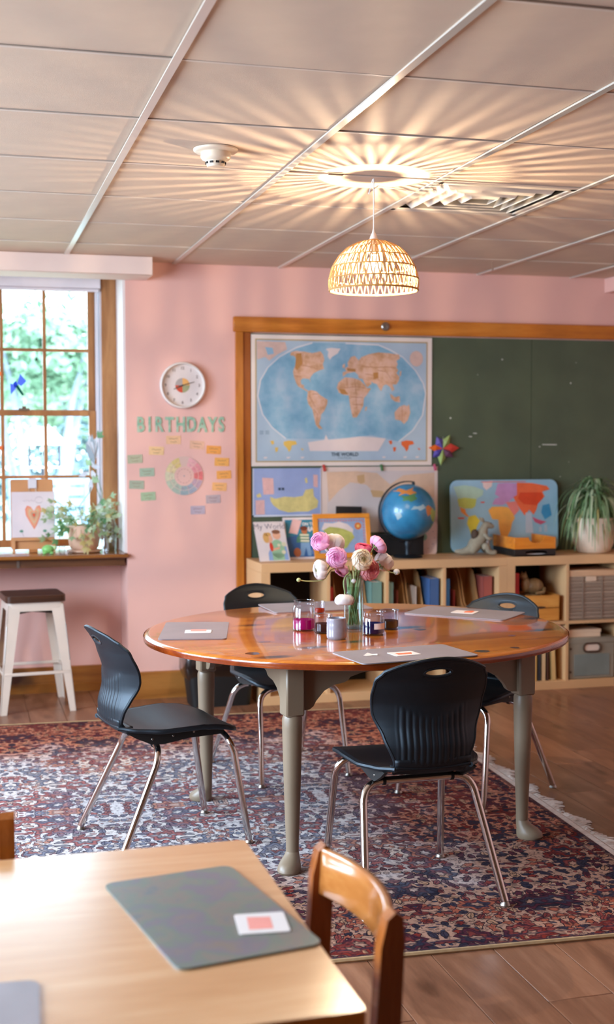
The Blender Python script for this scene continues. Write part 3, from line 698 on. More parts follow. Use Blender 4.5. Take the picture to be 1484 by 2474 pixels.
for a, b, c in ((0, 0, .3), (.022, .006, -.4), (.008, .02, .9)):
    i0 = len(sc.v); sc.add([(-.014, -.008, .001), (.014, -.008, .001), (.013, .008, .004), (-.014, .008, .0015)], [(0, 1, 2, 3)]); sc.rot(Matrix.Translation((a, b, 0)) @ Matrix.Rotation(c, 4, 'Z'), i0)
o = sc.build('paper_scrap', WHITEP, None, loc=(1.312, 4.042, MZ)); tag(o, 'torn white paper scraps on the near placemat', 'paper')

# ------------------------------------------------------------------ vase, flowers, jars
VX, VY = 1.463, 4.684
vs_ = thing('vase', 'clear cylindrical glass vase of water holding ranunculus', 'vase', (VX, VY, TZ))
MB().lathe([(.0, .0), (.037, .0), (.0385, .004), (.0385, .205)], 32, cap1=False, cap0=False).build('glass_wall', thin_glass('vase_glass', 'f2f8fa', .3), vs_)
MB().lathe([(.0345, .006), (.0375, .010), (.0375, .165)], 32, cap0=False, cap1=False).build('water', thin_glass('water', 'e2eee8', .25), vs_)
MB().lathe([(.0, .002), (.036, .002), (.036, .012), (.0, .012)], 28).build('base', thin_glass('vase_base', 'dfe6ea', .5), vs_)
MB().lathe([(.0372, .202), (.0395, .203), (.0395, .206), (.0372, .207)], 32, cap0=False, cap1=False).build('rim', thin_glass('rim_glass', 'e8eef2', .8), vs_)
STEM = leafy('stem_green', 'a3b87c', .3); STEML = leafy('stem_light', 'c4c68a', .3)
def pet(n, *cs): return [leafy('petal_%s_%d' % (n, k), c, .45, .05) for k, c in enumerate(cs)]
PET = {'pink': pet('pink', 'f7c4e0', 'f2a3cc', 'e67fb4'), 'hot': pet('hot', 'f58aa8', 'ee6a90', 'e04f7c'), 'salmon': pet('salmon', 'f7b4b8', 'f29ca6', 'e6838f'),
       'white': pet('white', 'f6efec', 'f2eae2', 'e6e0bc'), 'cream': pet('cream', 'f8ecd8', 'f5e2c2', 'e2d09a')}
def bloom(t, c, r, d, kind, seed, flat=.62, layers=9):
    """ranunculus: nested rings of cupped petals opening along d"""
    q = random.Random(seed); d = Vector(d).normalized(); rotm = d.to_track_quat('Z', 'Y').to_matrix().to_4x4(); mt = Matrix.Translation(c) @ rotm
    sets = [MB(), MB(), MB()]
    for l in range(layers):
        k = l/(layers-1); R_ = r*(.24+.76*k); np_ = 4+l//2+l//3; top = radians(12+40*k)      # every layer a cup of overlapping petals on a flattened shell
        mb = sets[0 if k > .62 else (1 if k > .25 else 2)]
        for i in range(np_):
            a0 = 2*pi*(i+.5*l+q.uniform(-.2, .2))/np_; wd = 2*pi/np_*1.6; tp = top+radians(q.uniform(-4, 5)); off = q.uniform(.98, 1.03)
            def pt(u, v):
                c_ = abs(u-.5)*2; ph = radians(150)+(tp+.30*c_**3-radians(150))*v; an = a0+(u-.5)*wd*(.4+.6*sin(pi*min(.62, .15+v*.6)))
                rr = R_*off*(1+.055*(u-.5)*2)*(1+.03*v*v)
                return mt @ Vector((cos(an)*sin(ph)*rr, sin(an)*sin(ph)*rr, flat*1.15*rr*cos(ph)+(.16*r*(1-k))))
            mb.grid(pt, 5, 7)
    sets[2].sphere(mt @ Vector((0, 0, .24*r*flat+.10*r)), r*.12, 8, 6)
    for mb, m_, nm in zip(sets, PET[kind], ('outer_petals', 'inner_petals', 'heart')): mb.build(nm, m_, t, smooth=80)
    ca = MB()
    for i in range(5):
        a = 2*pi*i/5; e = Vector((cos(a), sin(a), 0)); s2 = Vector((-sin(a), cos(a), 0)); z0 = -flat*r*.80
        ca.add([mt @ (e*.003+Vector((0, 0, z0-.004))), mt @ (e*r*.4+s2*r*.12+Vector((0, 0, z0+r*.05))), mt @ (e*r*.62+Vector((0, 0, z0+r*.02))), mt @ (e*r*.4-s2*r*.12+Vector((0, 0, z0+r*.05)))], [(0, 1, 2, 3)])
    ca.sphere(mt @ Vector((0, 0, -flat*r*.83)), r*.13, 8, 6).build('calyx', STEM, t)
    return mt @ Vector((0, 0, -flat*r*.85))
def flower(px, pz, dy, r, d, kind, lab, seed, flat=.62, ctrl=None, foot=None):
    c = Vector((px-VX, dy, pz-TZ)); d = Vector(d)
    t = thing('ranunculus', lab, 'flower', (VX, VY, TZ), 0, 'ranunculus in the vase')
    e = bloom(t, c, r, d, kind, seed, flat)
    q = random.Random(seed*3+1); f = Vector(foot or (q.uniform(-.026, .026), q.uniform(-.026, .026), .016))
    # leave the vase by its mouth
    h = Vector((c.x, c.y, 0)); h = h.normalized()*min(.028, h.length) if h.length > 1e-4 else h
    mouth = Vector((h.x, h.y, .20))
    mid = [Vector(p) for p in ctrl] if ctrl else [mouth+Vector((h.x*.3, h.y*.3, .03))]
    chain = [f, mouth]+mid+[e-d.normalized()*r*.35, e]
    pts = []
    for i in range(len(chain)-1):                         # Catmull-Rom
        p0, p1, p2, p3 = chain[max(i-1, 0)], chain[i], chain[i+1], chain[min(i+2, len(chain)-1)]
        for s_ in range(5):
            u = s_/5; pts.append(.5*((2*p1)+(p2-p0)*u+(2*p0-5*p1+4*p2-p3)*u*u+(3*p1-p0-3*p2+p3)*u**3))
    pts.append(e); MB().tube(pts, .0022, 6).build('stem', STEM, t)
    return t
flower(1.334, 1.096, .02, .037, (-.55, -.62, .35), 'pink', 'pale pink ranunculus highest at the left of the bouquet', 1)
flower(1.396, 1.084, .05, .042, (.15, .55, .75), 'white', 'white ranunculus seen from behind at the top left of the bouquet', 2, .8)
flower(1.385, 1.036, -.03, .040, (-.35, -.85, .15), 'pink', 'deep pink swirled ranunculus below the topmost pale pink bloom', 3)
flower(1.479, 1.028, -.055, .041, (.05, -.95, .22), 'cream', 'cream ranunculus facing forward in the middle of the bouquet', 4)
flower(1.512, 1.062, .03, .033, (.1, -.3, .9), 'hot', 'hot pink ranunculus behind the cream bloom', 5)
flower(1.566, 1.080, .01, .039, (.75, .15, .55), 'pink', 'pink ranunculus turned away at the upper right of the bouquet', 6, .5)
flower(1.519, .985, -.018, .041, (.12, -.93, .05), 'salmon', 'salmon pink ranunculus under the cream bloom', 7)
flower(1.593, 1.010, .02, .038, (.6, .25, .45), 'white', 'white ranunculus drooping at the right of the bouquet', 8, .75)
flower(1.322, .990, -.02, .038, (-.8, -.1, -.05), 'white', 'white ranunculus nodding at the far left of the bouquet', 9, .6, [(-.05, 0, .235), (-.085, -.01, .27)])
flower(1.404, .876, -.075, .036, (-.05, -.15, -.95), 'white', 'white ranunculus hanging upside down beside the vase', 10, .62, [(-.040, -.045, .215), (-.062, -.07, .19)])
flower(1.415, .985, .0, .030, (-.4, -.2, -.4), 'pink', 'small pale lilac pink ranunculus hidden low in the bouquet', 12)
def bud(pts, r, lab, seed, m_=None):
    t = thing('flower_bud', lab, 'bud', (VX, VY, TZ), 0, 'ranunculus buds in the vase')
    P = [Vector(p) for p in pts]; out = []
    for i in range(len(P)-1):
        p0, p1, p2, p3 = P[max(i-1, 0)], P[i], P[i+1], P[min(i+2, len(P)-1)]
        for s_ in range(5):
            u = s_/5; out.append(.5*((2*p1)+(p2-p0)*u+(2*p0-5*p1+4*p2-p3)*u*u+(3*p1-p0-3*p2+p3)*u**3))
    out.append(P[-1]); MB().tube(out, .0023, 6).build('stem', STEML, t)
    MB().sphere(P[-1], r, 12, 8, (1, 1, .92)).build('bud', m_ or PET['white'][0], t)
    cm = MB()
    for i in range(5):
        a = 2*pi*i/5; cm.sphere(P[-1]+Vector((cos(a)*r*.62, sin(a)*r*.62, -r*.25)), r*.4, 6, 4)
    cm.build('calyx', STEM, t)
bud([(.0, .01, .016), (-.028, 0, .2), (-.09, -.02, .235), (-.13, -.03, .196), (-.19, -.03, .192), (-.228, -.03, .198)], .0085, 'small green bud on a long stem reaching far left', 1, STEML)
bud([(.01, .0, .016), (.028, 0, .2), (.10, .0, .262), (.12, -.01, .232), (.15, -.01, .214), (.172, -.01, .216)], .013, 'round white bud at the right end of the bouquet', 2)
bud([(-.01, .01, .016), (-.012, -.02, .2), (-.015, -.045, .225), (-.017, -.055, .19)], .010, 'small cream bud dangling at the vase mouth', 3)
lf = MB(); q = random.Random(4)
gm = thing('bouquet_greenery', 'loose green leaves and bare stems filling the vase', 'greenery', (VX, VY, TZ), 0)
for k in range(9):
    a = q.uniform(0, 6.28); b = q.uniform(0, 6.28)
    MB().tube([(cos(a)*.024, sin(a)*.024, .016), (cos(b)*.012, sin(b)*.012, .1), (cos(b)*.028, sin(b)*.028, .2), (cos(b)*.05, sin(b)*.04, .24)], .002, 5).build('stem', STEM, gm)
for k in range(14):
    a = q.uniform(0, 6.28); x0 = Vector((cos(a)*.02, sin(a)*.02, .19)); d_ = Vector((cos(a)*.5, sin(a)*.4, 1)).normalized(); s2 = d_.cross(Vector((sin(a), cos(a), .2))).normalized(); l = q.uniform(.04, .085)
    MB().ribbon([x0, x0+d_*l*.35, x0+d_*l*.7+Vector((cos(a)*.006, 0, 0)), x0+d_*l+Vector((cos(a)*.02, 0, -.01))], s2, [.001, .007, .006, .0005]).build('leaf', STEM, gm)

JG = thin_glass('jar_glass', 'eaeaef', .5)
def jar(x, y, r, h, lab, kind, fill, mat, label_y=None):
    t = thing('glass_jar', lab, 'jar', (x, y, TZ), 0, 'jars of coloured water on the round table')
    if kind == 'screw': pr = [(r*.86, 0), (r*.98, .004), (r, .012), (r, h*.74), (r*.93, h*.80), (r*.88, h*.83), (r*.90, h*.86), (r*.88, h*.89), (r*.90, h*.92), (r*.88, h*.96), (r*.90, h)]
    else: pr = [(r*.94, 0), (r, .004), (r, h*.93), (r*1.04, h*.96), (r*1.03, h)]
    MB().lathe(pr, 32, cap1=False).build('glass_wall', JG, t)
    ri = [(a*.95, b) for a, b in pr if b <= fill]; ri = [(r*.8, .005), (r*.94, .009), (r*.94, fill)]
    MB().lathe(ri, 28).build('paint_water', mat, t)
    MB().lathe([(r*.88, h*.985), (r*.93 if kind == 'screw' else r*1.05, h*.99), (r*.93 if kind == 'screw' else r*1.05, h), (r*.88, h*1.002)], 32, cap0=False, cap1=False).build('rim', thin_glass('jar_rim', 'e6e8ee', .8) if 'jar_rim' not in MATS else MATS['jar_rim'], t)
    return t
jar(1.265, 4.69, .043, .115, 'tall glass jar of magenta water, leftmost on the table', 'screw', .042, liquid('water_magenta', 'e0149a', .25))
jar(1.455, 5.14, .022, .05, 'little glass of red water behind the magenta jar', 'cup', .020, liquid('water_red', 'd63a20', .25))
jar(1.318, 4.605, .034, .069, 'glass cup of dark purple water behind the grey cup', 'cup', .036, liquid('water_purple', '3a2030', .2))
jb = jar(1.488, 4.515, .042, .084, 'squat glass jar of deep blue water with a white label', 'screw', .043, liquid('water_blue', '14226e', .1))
lb = MB(); ns = 10
for k in range(ns+1):
    a = radians(-105+68*k/ns); lb.v += [(.0436*cos(a), .0436*sin(a), .024), (.0436*cos(a), .0436*sin(a), .046)]
lb.f = [(2*k, 2*k+2, 2*k+3, 2*k+1) for k in range(ns)]; lb.build('label', WHITEP, jb)
jar(1.590, 4.63, .036, .074, 'glass cup of nearly black green water, rightmost on the table', 'cup', .034, liquid('water_dark', '1c241c', .1))
cp = thing('ceramic_cup', 'small grey glazed ceramic cup in front of the jars', 'cup', (1.325, 4.452, TZ))
MB().lathe([(.032, 0), (.036, .004), (.0372, .012), (.0368, .055), (.034, .070), (.035, .076), (.032, .077), (.031, .07), (.033, .01), (.0, .009)], 32, cap1=False).build('body', M('glaze_grey', '8b8790', .25, coat=.5, vary=.08, vscale=50), cp)

# ------------------------------------------------------------------ shelf units
SF, SB, ST = 6.885, 7.262, .80
def shelf_unit(x0, x1, cols, lab):
    t = thing('shelf_unit', lab, 'shelf', (x0, SF, 0)); W = x1-x0; D = SB-SF; b = .051
    MB().box(0, W, 0, D, ST-b, ST, .0015).build('top_board', BIRCH, t); MB().box(0, W, 0, D, .0, b, .0015).build('bottom_board', BIRCH, t)
    MB().box(0, b, .0005, D, b, ST-b).build('side_board', BIRCH, t); MB().box(W-b, W, .0005, D, b, ST-b).build('side_board', BIRCH, t)
    iw = (W-2*b-(cols-1)*.018)/cols
    for k in range(1, cols): MB().box(b+k*iw+(k-1)*.018, b+k*iw+k*.018, .002, D, b, ST-b).build('divider', BIRCH, t)
    MB().box(b, W-b, .0015, D, .391, .409).build('middle_shelf', BIRCH, t)
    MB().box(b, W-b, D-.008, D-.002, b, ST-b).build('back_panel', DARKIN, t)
    return iw
shelf_unit(1.611, 3.0945, 4, 'long pale birch cube shelf unit under the world map')
shelf_unit(3.0955, 4.58, 4, 'pale birch cube shelf unit at the right with baskets and books')
MS = .4095; FL0 = .0515
def c1(k): return 1.662+k*(.332+.018)
def c2(k): return 3.1465+k*(.332+.018)
# magazine files, folders and books in the first unit
CARDB = M('file_birch', 'c79a66', .6, vary=.08)
def mag_file(x, lab, w_=.092):
    t = thing('magazine_file', lab, 'magazine file', (x, SF+.02, MS), 0, 'birch magazine files in the shelf')
    sd = [(0, 0), (.26, 0), (.26, .31), (.20, .315), (.16, .30), (.125, .25), (.10, .18), (.07, .12), (.03, .095), (0, .088)]
    for a in (0, w_-.005): MB().prism(sd, a, a+.005, 'X').build('side_panel', CARDB, t)
    MB().box(.005, w_-.005, 0, .005, 0, .088).build('front_panel', M('file_front', 'd9b487', .55), t); MB().box(.005, w_-.005, .255, .26, 0, .31).build('back_panel', CARDB, t); MB().box(.005, w_-.005, .005, .255, 0, .005).build('base', CARDB, t)
    return t
def spine(x, w_, h, d, z, y, col, lab, grp, name='folder', cat='folder', tilt=0.0):
    t = thing(name, lab, cat, (x, y, z), 0, grp, rot=(0, tilt, 0))
    cm = M('cover_'+col, col, .5, vary=.08)
    MB().box(0, .003, 0, d, 0, h, .0008).box(w_-.003, w_, 0, d, 0, h, .0008).box(0, w_, 0, .003, 0, h, .0008).build('cover', cm, t)
    MB().box(.003, w_-.003, .004, d-.004, .003, h-.004).build('pages', WHITEP, t)
    return t
G1 = 'folders in the long shelf unit'
spine(c1(0)+.062, .010, .25, .2, MS, SF+.06, 'd9b9c4', 'thin pale pink folder leaning in the leftmost cell of the long shelf', G1, tilt=-.22)
spine(c1(1)+.012, .022, .24, .2, MS, SF+.05, 'b8332a', 'red folder at the left of the second cell of the long shelf', G1)
mag_file(c1(1)+.06, 'birch magazine file in the second cell behind the flowers')
mag_file(c1(1)+.155, 'birch magazine file in the second cell left of the teal folder')
spine(c1(1)+.256, .062, .265, .2, MS, SF+.03, '6f9186', 'wide sage green folder in the second cell of the long shelf', G1)
spine(c1(2)+.004, .034, .26, .2, MS, SF+.03, '7fa6a0', 'pale teal folder at the left of the third cell of the long shelf', G1)
mag_file(c1(2)+.042, 'birch magazine file beside the pale teal folder')
mag_file(c1(2)+.150, 'birch magazine file left of the dark blue folder')
spine(c1(2)+.262, .056, .275, .2, MS, SF+.03, '3f5f8e', 'dark blue folder at the right of the third cell of the long shelf', G1)
spine(c1(3)+.004, .032, .27, .2, MS, SF+.03, '3f7fc4', 'bright blue folder at the left of the fourth cell of the long shelf', G1)
mag_file(c1(3)+.045, 'birch magazine file beside the bright blue folder')
mag_file(c1(3)+.150, 'birch magazine file left of the dusty red folder')
spine(c1(3)+.256, .060, .275, .2, MS, SF+.06, 'a6564c', 'dusty red folder at the right end of the long shelf', G1)
for k, (col, xx, w_, h, lab) in enumerate((('b5402f', .150, .012, .17, 'thin red booklet standing in a magazine file of the second cell'), ('8a3f2c', .075, .014, .2, 'brown red booklet standing in the file beside the pale teal folder'), ('e0cfc0', .19, .012, .22, 'cream booklet standing in the file left of the dark blue folder'), ('a23a34', .08, .013, .19, 'dark red booklet standing in the file beside the bright blue folder'))):
    spine((c1(1), c1(2), c1(2), c1(3))[k]+xx+(.03 if k == 0 else 0), w_, h, .18, MS+.0055, SF+.09, col, lab, 'booklets in the magazine files', 'booklet', 'booklet')
# second unit
spine(c2(0)+.006, .040, .29, .22, MS, SF+.04, 'c4302c', 'red binder at the left of the upper cell beside the wooden crate', 'binders in the right shelf unit', 'binder', 'binder')
cr = thing('wooden_crate', 'orange pine crate of two slats in the right shelf unit', 'crate', (c2(0)+.050, SF+.015, MS))
CRW = wood('crate_pine', ('b8742a', 'cf8a38', 'dd9f4c'), 'X', 3, .5)
for z0, z1 in ((.004, .078), (.082, .156)):
    MB().box(0, .244, 0, .011, z0, z1, .0015).build('front_slat', CRW, cr); MB().box(0, .244, .229, .24, z0, z1, .0015).build('back_slat', CRW, cr)
    MB().box(0, .011, .011, .229, z0, z1).build('side_slat', CRW, cr); MB().box(.233, .244, .011, .229, z0, z1).build('side_slat', CRW, cr)
MB().box(.011, .233, .011, .229, .004, .014).build('base', CRW, cr)
MB().prism([(.122+.034*cos(a), .084+.008*sin(a)) for a in [2*pi*k/16 for k in range(16)]], -.0006, .0, 'Y').build('hand_slot', M('slot_dark', '4a2a12', .8), cr)
sq = thing('cat_figure', 'small wooden cat figure sitting on the pine crate', 'figurine', (c2(0)+.120, SF+.10, MS+.158), radians(0))
WF = wood('figure_wood', ('6e5334', '8f7048', 'a68658'), 'Z', 4, .5)
bd = MB(); bd.sphere((.05, 0, .045), .05, 16, 10, (1.15, .8, .95)); bd.sphere((-.005, 0, .055), .038, 14, 8, (.8, .8, 1.25)); bd.build('body', WF, sq)
hd = MB(); hd.sphere((-.022, -.004, .105), .024, 12, 8, (1, .9, .95)); hd.lathe([(.009, 0), (.0, .022)], 8, (-.032, -.004, .118)); hd.lathe([(.009, 0), (.0, .022)], 8, (-.010, -.004, .118)); hd.build('head', WF, sq)
MB().tube([(.09, .0, .02), (.105, -.02, .03), (.09, -.045, .012), (.04, -.05, .008)], [.012, .012, .011, .008], 8).build('tail', WF, sq)
MB().box(-.02, .08, -.04, .05, -.012, .001, .002).build('base', WF, sq)
WEAVE = nt('basket_weave')
def weave_mat():
    m, t, p = WEAVE
    v = coords(t, 'Object', (1, 1, 1)); wv = N(t, 'ShaderNodeTexWave', wave_type='BANDS', bands_direction='Z'); wv.inputs['Scale'].default_value = 26; wv.inputs['Distortion'].default_value = 1.2; L(t, v, wv.inputs['Vector'])
    L(t, ramp(t, wv.outputs[1], [(.1, '7e6a58'), (.5, 'a08a75'), (.9, 'b5a08b')]), p.inputs['Base Color']); p.inputs['Roughness'].default_value = .8
    bump(t, p, wv.outputs[1], .5, .006); MATS['weave'] = m; return m
WV = weave_mat()
for k, lab in ((1, 'woven grey brown storage basket with tan rim in the upper right cell'), (2, 'woven grey brown basket in the far right upper cell past the frame edge')):
    bk = thing('woven_basket', lab, 'basket', (c2(k)+.006, SF+.012, MS), 0, 'woven baskets in the right shelf unit')
    MB().box(0, .32, 0, .008, .004, .262).box(0, .32, .30, .308, .004, .262).box(0, .008, .008, .30, .004, .262).box(.312, .32, .008, .30, .004, .262).box(0, .32, 0, .308, 0, .006).build('body', WV, bk)
    for rz in range(12): MB().tube([(0, -.001, .016+rz*.0205), (.32, -.001, .016+rz*.0205)], .0042, 5).build('strand', WV, bk)
    MB().box(-.001, .321, -.004, .312, .262, .30, .004).build('rim', M('basket_rim', 'd0a983', .6), bk)
    MB().box(.106, .176, -.006, -.0041, .232, .262, .0008).build('tag', M('tag_beige', 'd6bda2', .7), bk)
    for px in (.085, .21): MB().box(px, px+.008, -.0065, -.004, .01, .262).build('strap', M('basket_strap', '8d7866', .8), bk)
G2 = 'books in the lower left cell of the right shelf unit'
bx = c2(0)+.022
for col, w_, h, lab in (('8e2f30', .030, .33, 'dark red book first in the lower row right of the table leg'), ('b24a3e', .022, .31, 'brick red book second in the lower row'), ('5f7ea6', .020, .30, 'slate blue book between the red and tan books'), ('7c6a8a', .016, .30, 'muted purple book next to the slate blue one'), ('c9a15c', .026, .30, 'tan book third from the right in the lower row'), ('33363c', .018, .29, 'thin charcoal book between tan and cream books'), ('d6b98c', .026, .28, 'cream book second from the right in the lower row'), ('5b3c2c', .014, .27, 'thin brown book near the right of the lower row'), ('dcb87a', .028, .26, 'pale yellow book leaning at the right of the lower row')):
    spine(bx, w_, h*.98, .22, FL0, SF+.03, col, lab, G2, 'book', 'book', tilt=-.05 if col == 'dcb87a' else 0); bx += w_+(.006 if col != '5b3c2c' else .022)
gb = thing('storage_box', 'grey fabric storage box with an oval metal handle in the lower right cell', 'box', (c2(1)+.01, SF+.015, FL0))
GF = M('box_grey', '8c8473', .7, vary=.1, bmp=.1)
MB().box(0, .305, 0, .31, 0, .245, .006).build('body', GF, gb); MB().box(-.004, .309, -.004, .314, .215, .25, .004).build('lid', GF, gb)
MB().box(.035, .27, -.003, 0, .02, .15, .001).build('panel', M('box_panel', '77807a', .6, vary=.12), gb)
hp = rrect(.095, .205, .165, .215, .024); MB().tube([(a, -.006, b) for a, b in hp]+[(hp[0][0], -.006, hp[0][1])], .006, 8, False).build('handle', M('handle_dark', '4a3526', .4), gb)
MB().prism(hp, -.0052, -.0042, 'Y').build('handle_hole', M('hole_pale', 'd9c6b4', .7), gb)
for bz in (.045, .185): MB().sphere((.012, -.001, bz), .008, 8, 6, (1, .4, 1)).build('stud', M('handle_dark', '4a3526'), gb)
fb = thing('flat_box', 'flat cream cardboard box lying on the grey storage box', 'box', (c2(1)+.012, SF+.03, FL0+.2505))
MB().box(0, .215, 0, .25, 0, .045, .002).build('body', M('cream_card', 'dcc2a4', .7), fb); MB().box(-.002, .217, -.002, .252, .03, .047, .001).build('lid', M('cream_card', 'dcc2a4'), fb)

# ------------------------------------------------------------------ things on top of the shelf
MAPBLUE = M('map_blue', '8fb3c8', .6, vary=.10, vscale=4); LAND = M('map_land', 'd0a58c', .6, vary=.10, vscale=12); LANDB = M('map_land_shade', 'b88962', .6); ICE = M('map_ice', 'e0cfc8', .6)
def book(x, y, w_, h, lean, yaw, lab, cover, thick=.008):
    t = thing('picture_book', lab, 'book', (x, y, ST+.0005), 0, 'picture books displayed on the shelf', rot=(-lean, 0, yaw))
    MB().box(0, w_, 0, .0015, 0, h).box(0, w_, thick-.0015, thick, 0, h).box(0, .0015, 0, thick, 0, h).build('cover', cover, t); MB().box(.0015, w_-.003, .0016, thick-.0016, .002, h-.003).build('pages', WHITEP, t)
    return t
def pr_(t, name, polys, mat, y=-.0006):
    if len(polys) <= 8:
        for p in polys: o = MB().flat(p, y).build(name, mat, t, smooth=0)
        return o
    mb = MB()
    for p in polys: mb.flat(p, y)
    return mb.build(name, mat, t, smooth=0, kind='stuff')
def blob(cx, cz, rx, rz=None, n=14): return [(cx+rx*cos(2*pi*k/n), cz+(rz or rx)*sin(2*pi*k/n)) for k in range(n)]
SKIN1 = M('print_peach', 'eab08e', .6); SKIN2 = M('print_brown', 'b4683f', .6); PGREEN = M('print_green', '9cc29a', .6); PRED = M('print_red', 'd9432c', .6); PBLOND = M('print_blond', 'dba860', .6); PHAIR = M('print_hair', '8a5a40', .6); PBLUE = M('print_blue', '8fa9d0', .6); PNAVY = M('print_navy', '37467a', .6); PTEXT = M('print_grey_text', '8f8790', .6); PORANGE = M('print_orange', 'df7a35', .6)
b1 = book(1.640, 7.03, .180, .255, radians(32), radians(4), 'white picture book with two drawn children titled My World', M('book_white', 'e6d8d2', .45))
pr_(b1, 'wash_print', [[(.055, .004), (.175, .004), (.172, .09), (.09, .11), (.058, .05)]], PBLUE, -.0004)
MB().text('My World', .050, .090, .222, -.0008, sx=.92).build('title', PTEXT, b1, smooth=0)
pr_(b1, 'shirt_print', [blob(.118, .075, .042, .062), [(.08, .004), (.15, .004), (.15, .05), (.08, .05)]], PGREEN, -.0008)
pr_(b1, 'sleeve_print', [blob(.082, .09, .011, .03)], PRED, -.0010)
pr_(b1, 'face_print', [blob(.072, .145, .024, .03), blob(.124, .165, .024, .028), [(.09, .065), (.13, .075), (.132, .09), (.09, .08)]], SKIN1, -.0011)
pr_(b1, 'hair_print', [blob(.058, .15, .018, .034), blob(.072, .172, .02, .012)], PBLOND, -.0012); pr_(b1, 'dark_hair_print', [blob(.124, .187, .026, .014)], PHAIR, -.0012)
pr_(b1, 'flower_print', [blob(.158, .105, .014), blob(.15, .055, .013), blob(.128, .10, .010)], M('print_cream', 'e0d8b4', .6), -.0013)
b2 = book(1.815, 7.115, .222, .255, radians(22), radians(0), 'blue picture book titled On the Map with a child in a striped shirt', M('book_white', 'e6d8d2'))
pr_(b2, 'sky_print', [[(.012, .09), (.21, .09), (.21, .24), (.012, .24)]], M('print_teal', '2f7f96', .5), -.0004)
pr_(b2, 'earth_print', [[(.012, .012), (.21, .012), (.21, .10), (.16, .135), (.10, .148), (.05, .14), (.012, .13)]], M('print_deepblue', '2f5f96', .5, vary=.15), -.0006)
pr_(b2, 'globe_orange_print', [blob(.195, .07, .030, .045)], PORANGE, -.0008)
pr_(b2, 'paper_print', [[(.03, .16), (.08, .15), (.115, .235), (.06, .245)]], M('print_pinkpaper', 'e3b5ac', .6), -.0008)
pr_(b2, 'stripe_print', [[(.095, .105+.018*k), (.148, .103+.018*k), (.149, .114+.018*k), (.096, .116+.018*k)] for k in range(3)], M('print_stripe', 'dcd6b8', .6), -.0011)
pr_(b2, 'shirt_print', [[(.07, .10), (.15, .10), (.146, .158), (.10, .16), (.075, .13)]], M('print_dkgreen', '4a7f62', .6), -.0010)
pr_(b2, 'jeans_print', [[(.085, .018), (.108, .018), (.125, .07), (.132, .018), (.152, .018), (.15, .10), (.096, .10)]], M('print_denim', '7ea3c4', .6), -.0010)
pr_(b2, 'face_print', [blob(.124, .170, .018, .02), blob(.07, .04, .022, .028)], SKIN2, -.0012); pr_(b2, 'hair_print', [blob(.122, .186, .024, .014)], M('print_auburn', '70301c', .6), -.0013)
mb = MB(); mb.text('ON THE', .026, .158, .212, -.0008, sx=.9, bold=.001); mb.text('MAP', .040, .165, .180, -.0008, sx=.9, bold=.002); mb.build('title', WHITEP, b2, smooth=0)
pr_(b2, 'byline_print', [[(.13, .030+.009*k), (.165, .030+.009*k), (.165, .033+.009*k), (.13, .033+.009*k)] for k in range(3)], PBLUE, -.0010)
pz = thing('map_puzzle', 'orange framed map puzzle of a continent behind the flowers', 'puzzle', (1.985, 7.115, ST+.0005), 0, None, rot=(radians(-12), 0, 0))
PW, PH = .350, .262
OF = M('puzzle_orange', 'e8922f', .45)
MB().box(0, PW, 0, .006, 0, PH).build('back', OF, pz)
MB().box(0, PW, -.006, 0, 0, .030, .002).box(0, PW, -.006, 0, PH-.028, PH, .002).box(0, .030, -.006, 0, .03, PH-.028, .002).box(PW-.030, PW, -.006, 0, .03, PH-.028, .002).build('frame', OF, pz)
pr_(pz, 'sea_print', [[(.03, .03), (PW-.03, .03), (PW-.03, PH-.028), (.03, PH-.028)]], M('puzzle_sea', '93a7c4', .5, vary=.15, vscale=20), -.0006)
pr_(pz, 'ice_print', [[(.05, .17), (.07, .21), (.12, .205), (.16, .215), (.21, .20), (.245, .17), (.24, .14), (.18, .15), (.10, .15)]], ICE, -.0010)
pr_(pz, 'land_print', [[(.06, .165), (.10, .185), (.15, .18), (.19, .17), (.235, .15), (.25, .12), (.22, .09), (.20, .06), (.17, .05), (.16, .08), (.12, .10), (.09, .13)]], M('puzzle_green', 'b3b35e', .5, vary=.2, vscale=25), -.0014)
pr_(pz, 'rosette_print', [blob(PW-.075, PH-.075, .022)], PORANGE, -.0012); pr_(pz, 'rosette_heart_print', [blob(PW-.075, PH-.075, .009)], M('print_yellow', 'eac06a', .6), -.0014)
pr_(pz, 'border_print', [[(.034+k*.0165, PH-.046), (.044+k*.0165, PH-.046), (.044+k*.0165, PH-.036), (.034+k*.0165, PH-.036)] for k in range(17)]+[[(PW-.045, .04+k*.0165), (PW-.036, .04+k*.0165), (PW-.036, .05+k*.0165), (PW-.045, .05+k*.0165)] for k in range(11)], M('print_dustyrose', 'c07f86', .6), -.0012)
bf = thing('black_portfolio', 'black folder leaning on the wall behind the orange puzzle', 'folder', (2.14, 7.20, ST+.0005), 0, None, rot=(radians(-6), radians(2), 0))
MB().box(0, .16, 0, .012, 0, .300, .002).build('cover', BLACKD, bf)
bb_ = thing('black_box', 'black box on the shelf behind the globe stand', 'box', (2.40, 7.17, ST+.0005))
MB().box(0, .28, 0, .09, 0, .125, .003).build('body', BLACKD, bb_); MB().box(-.002, .282, -.002, .092, .10, .127, .002).build('lid', BLACKD, bb_)

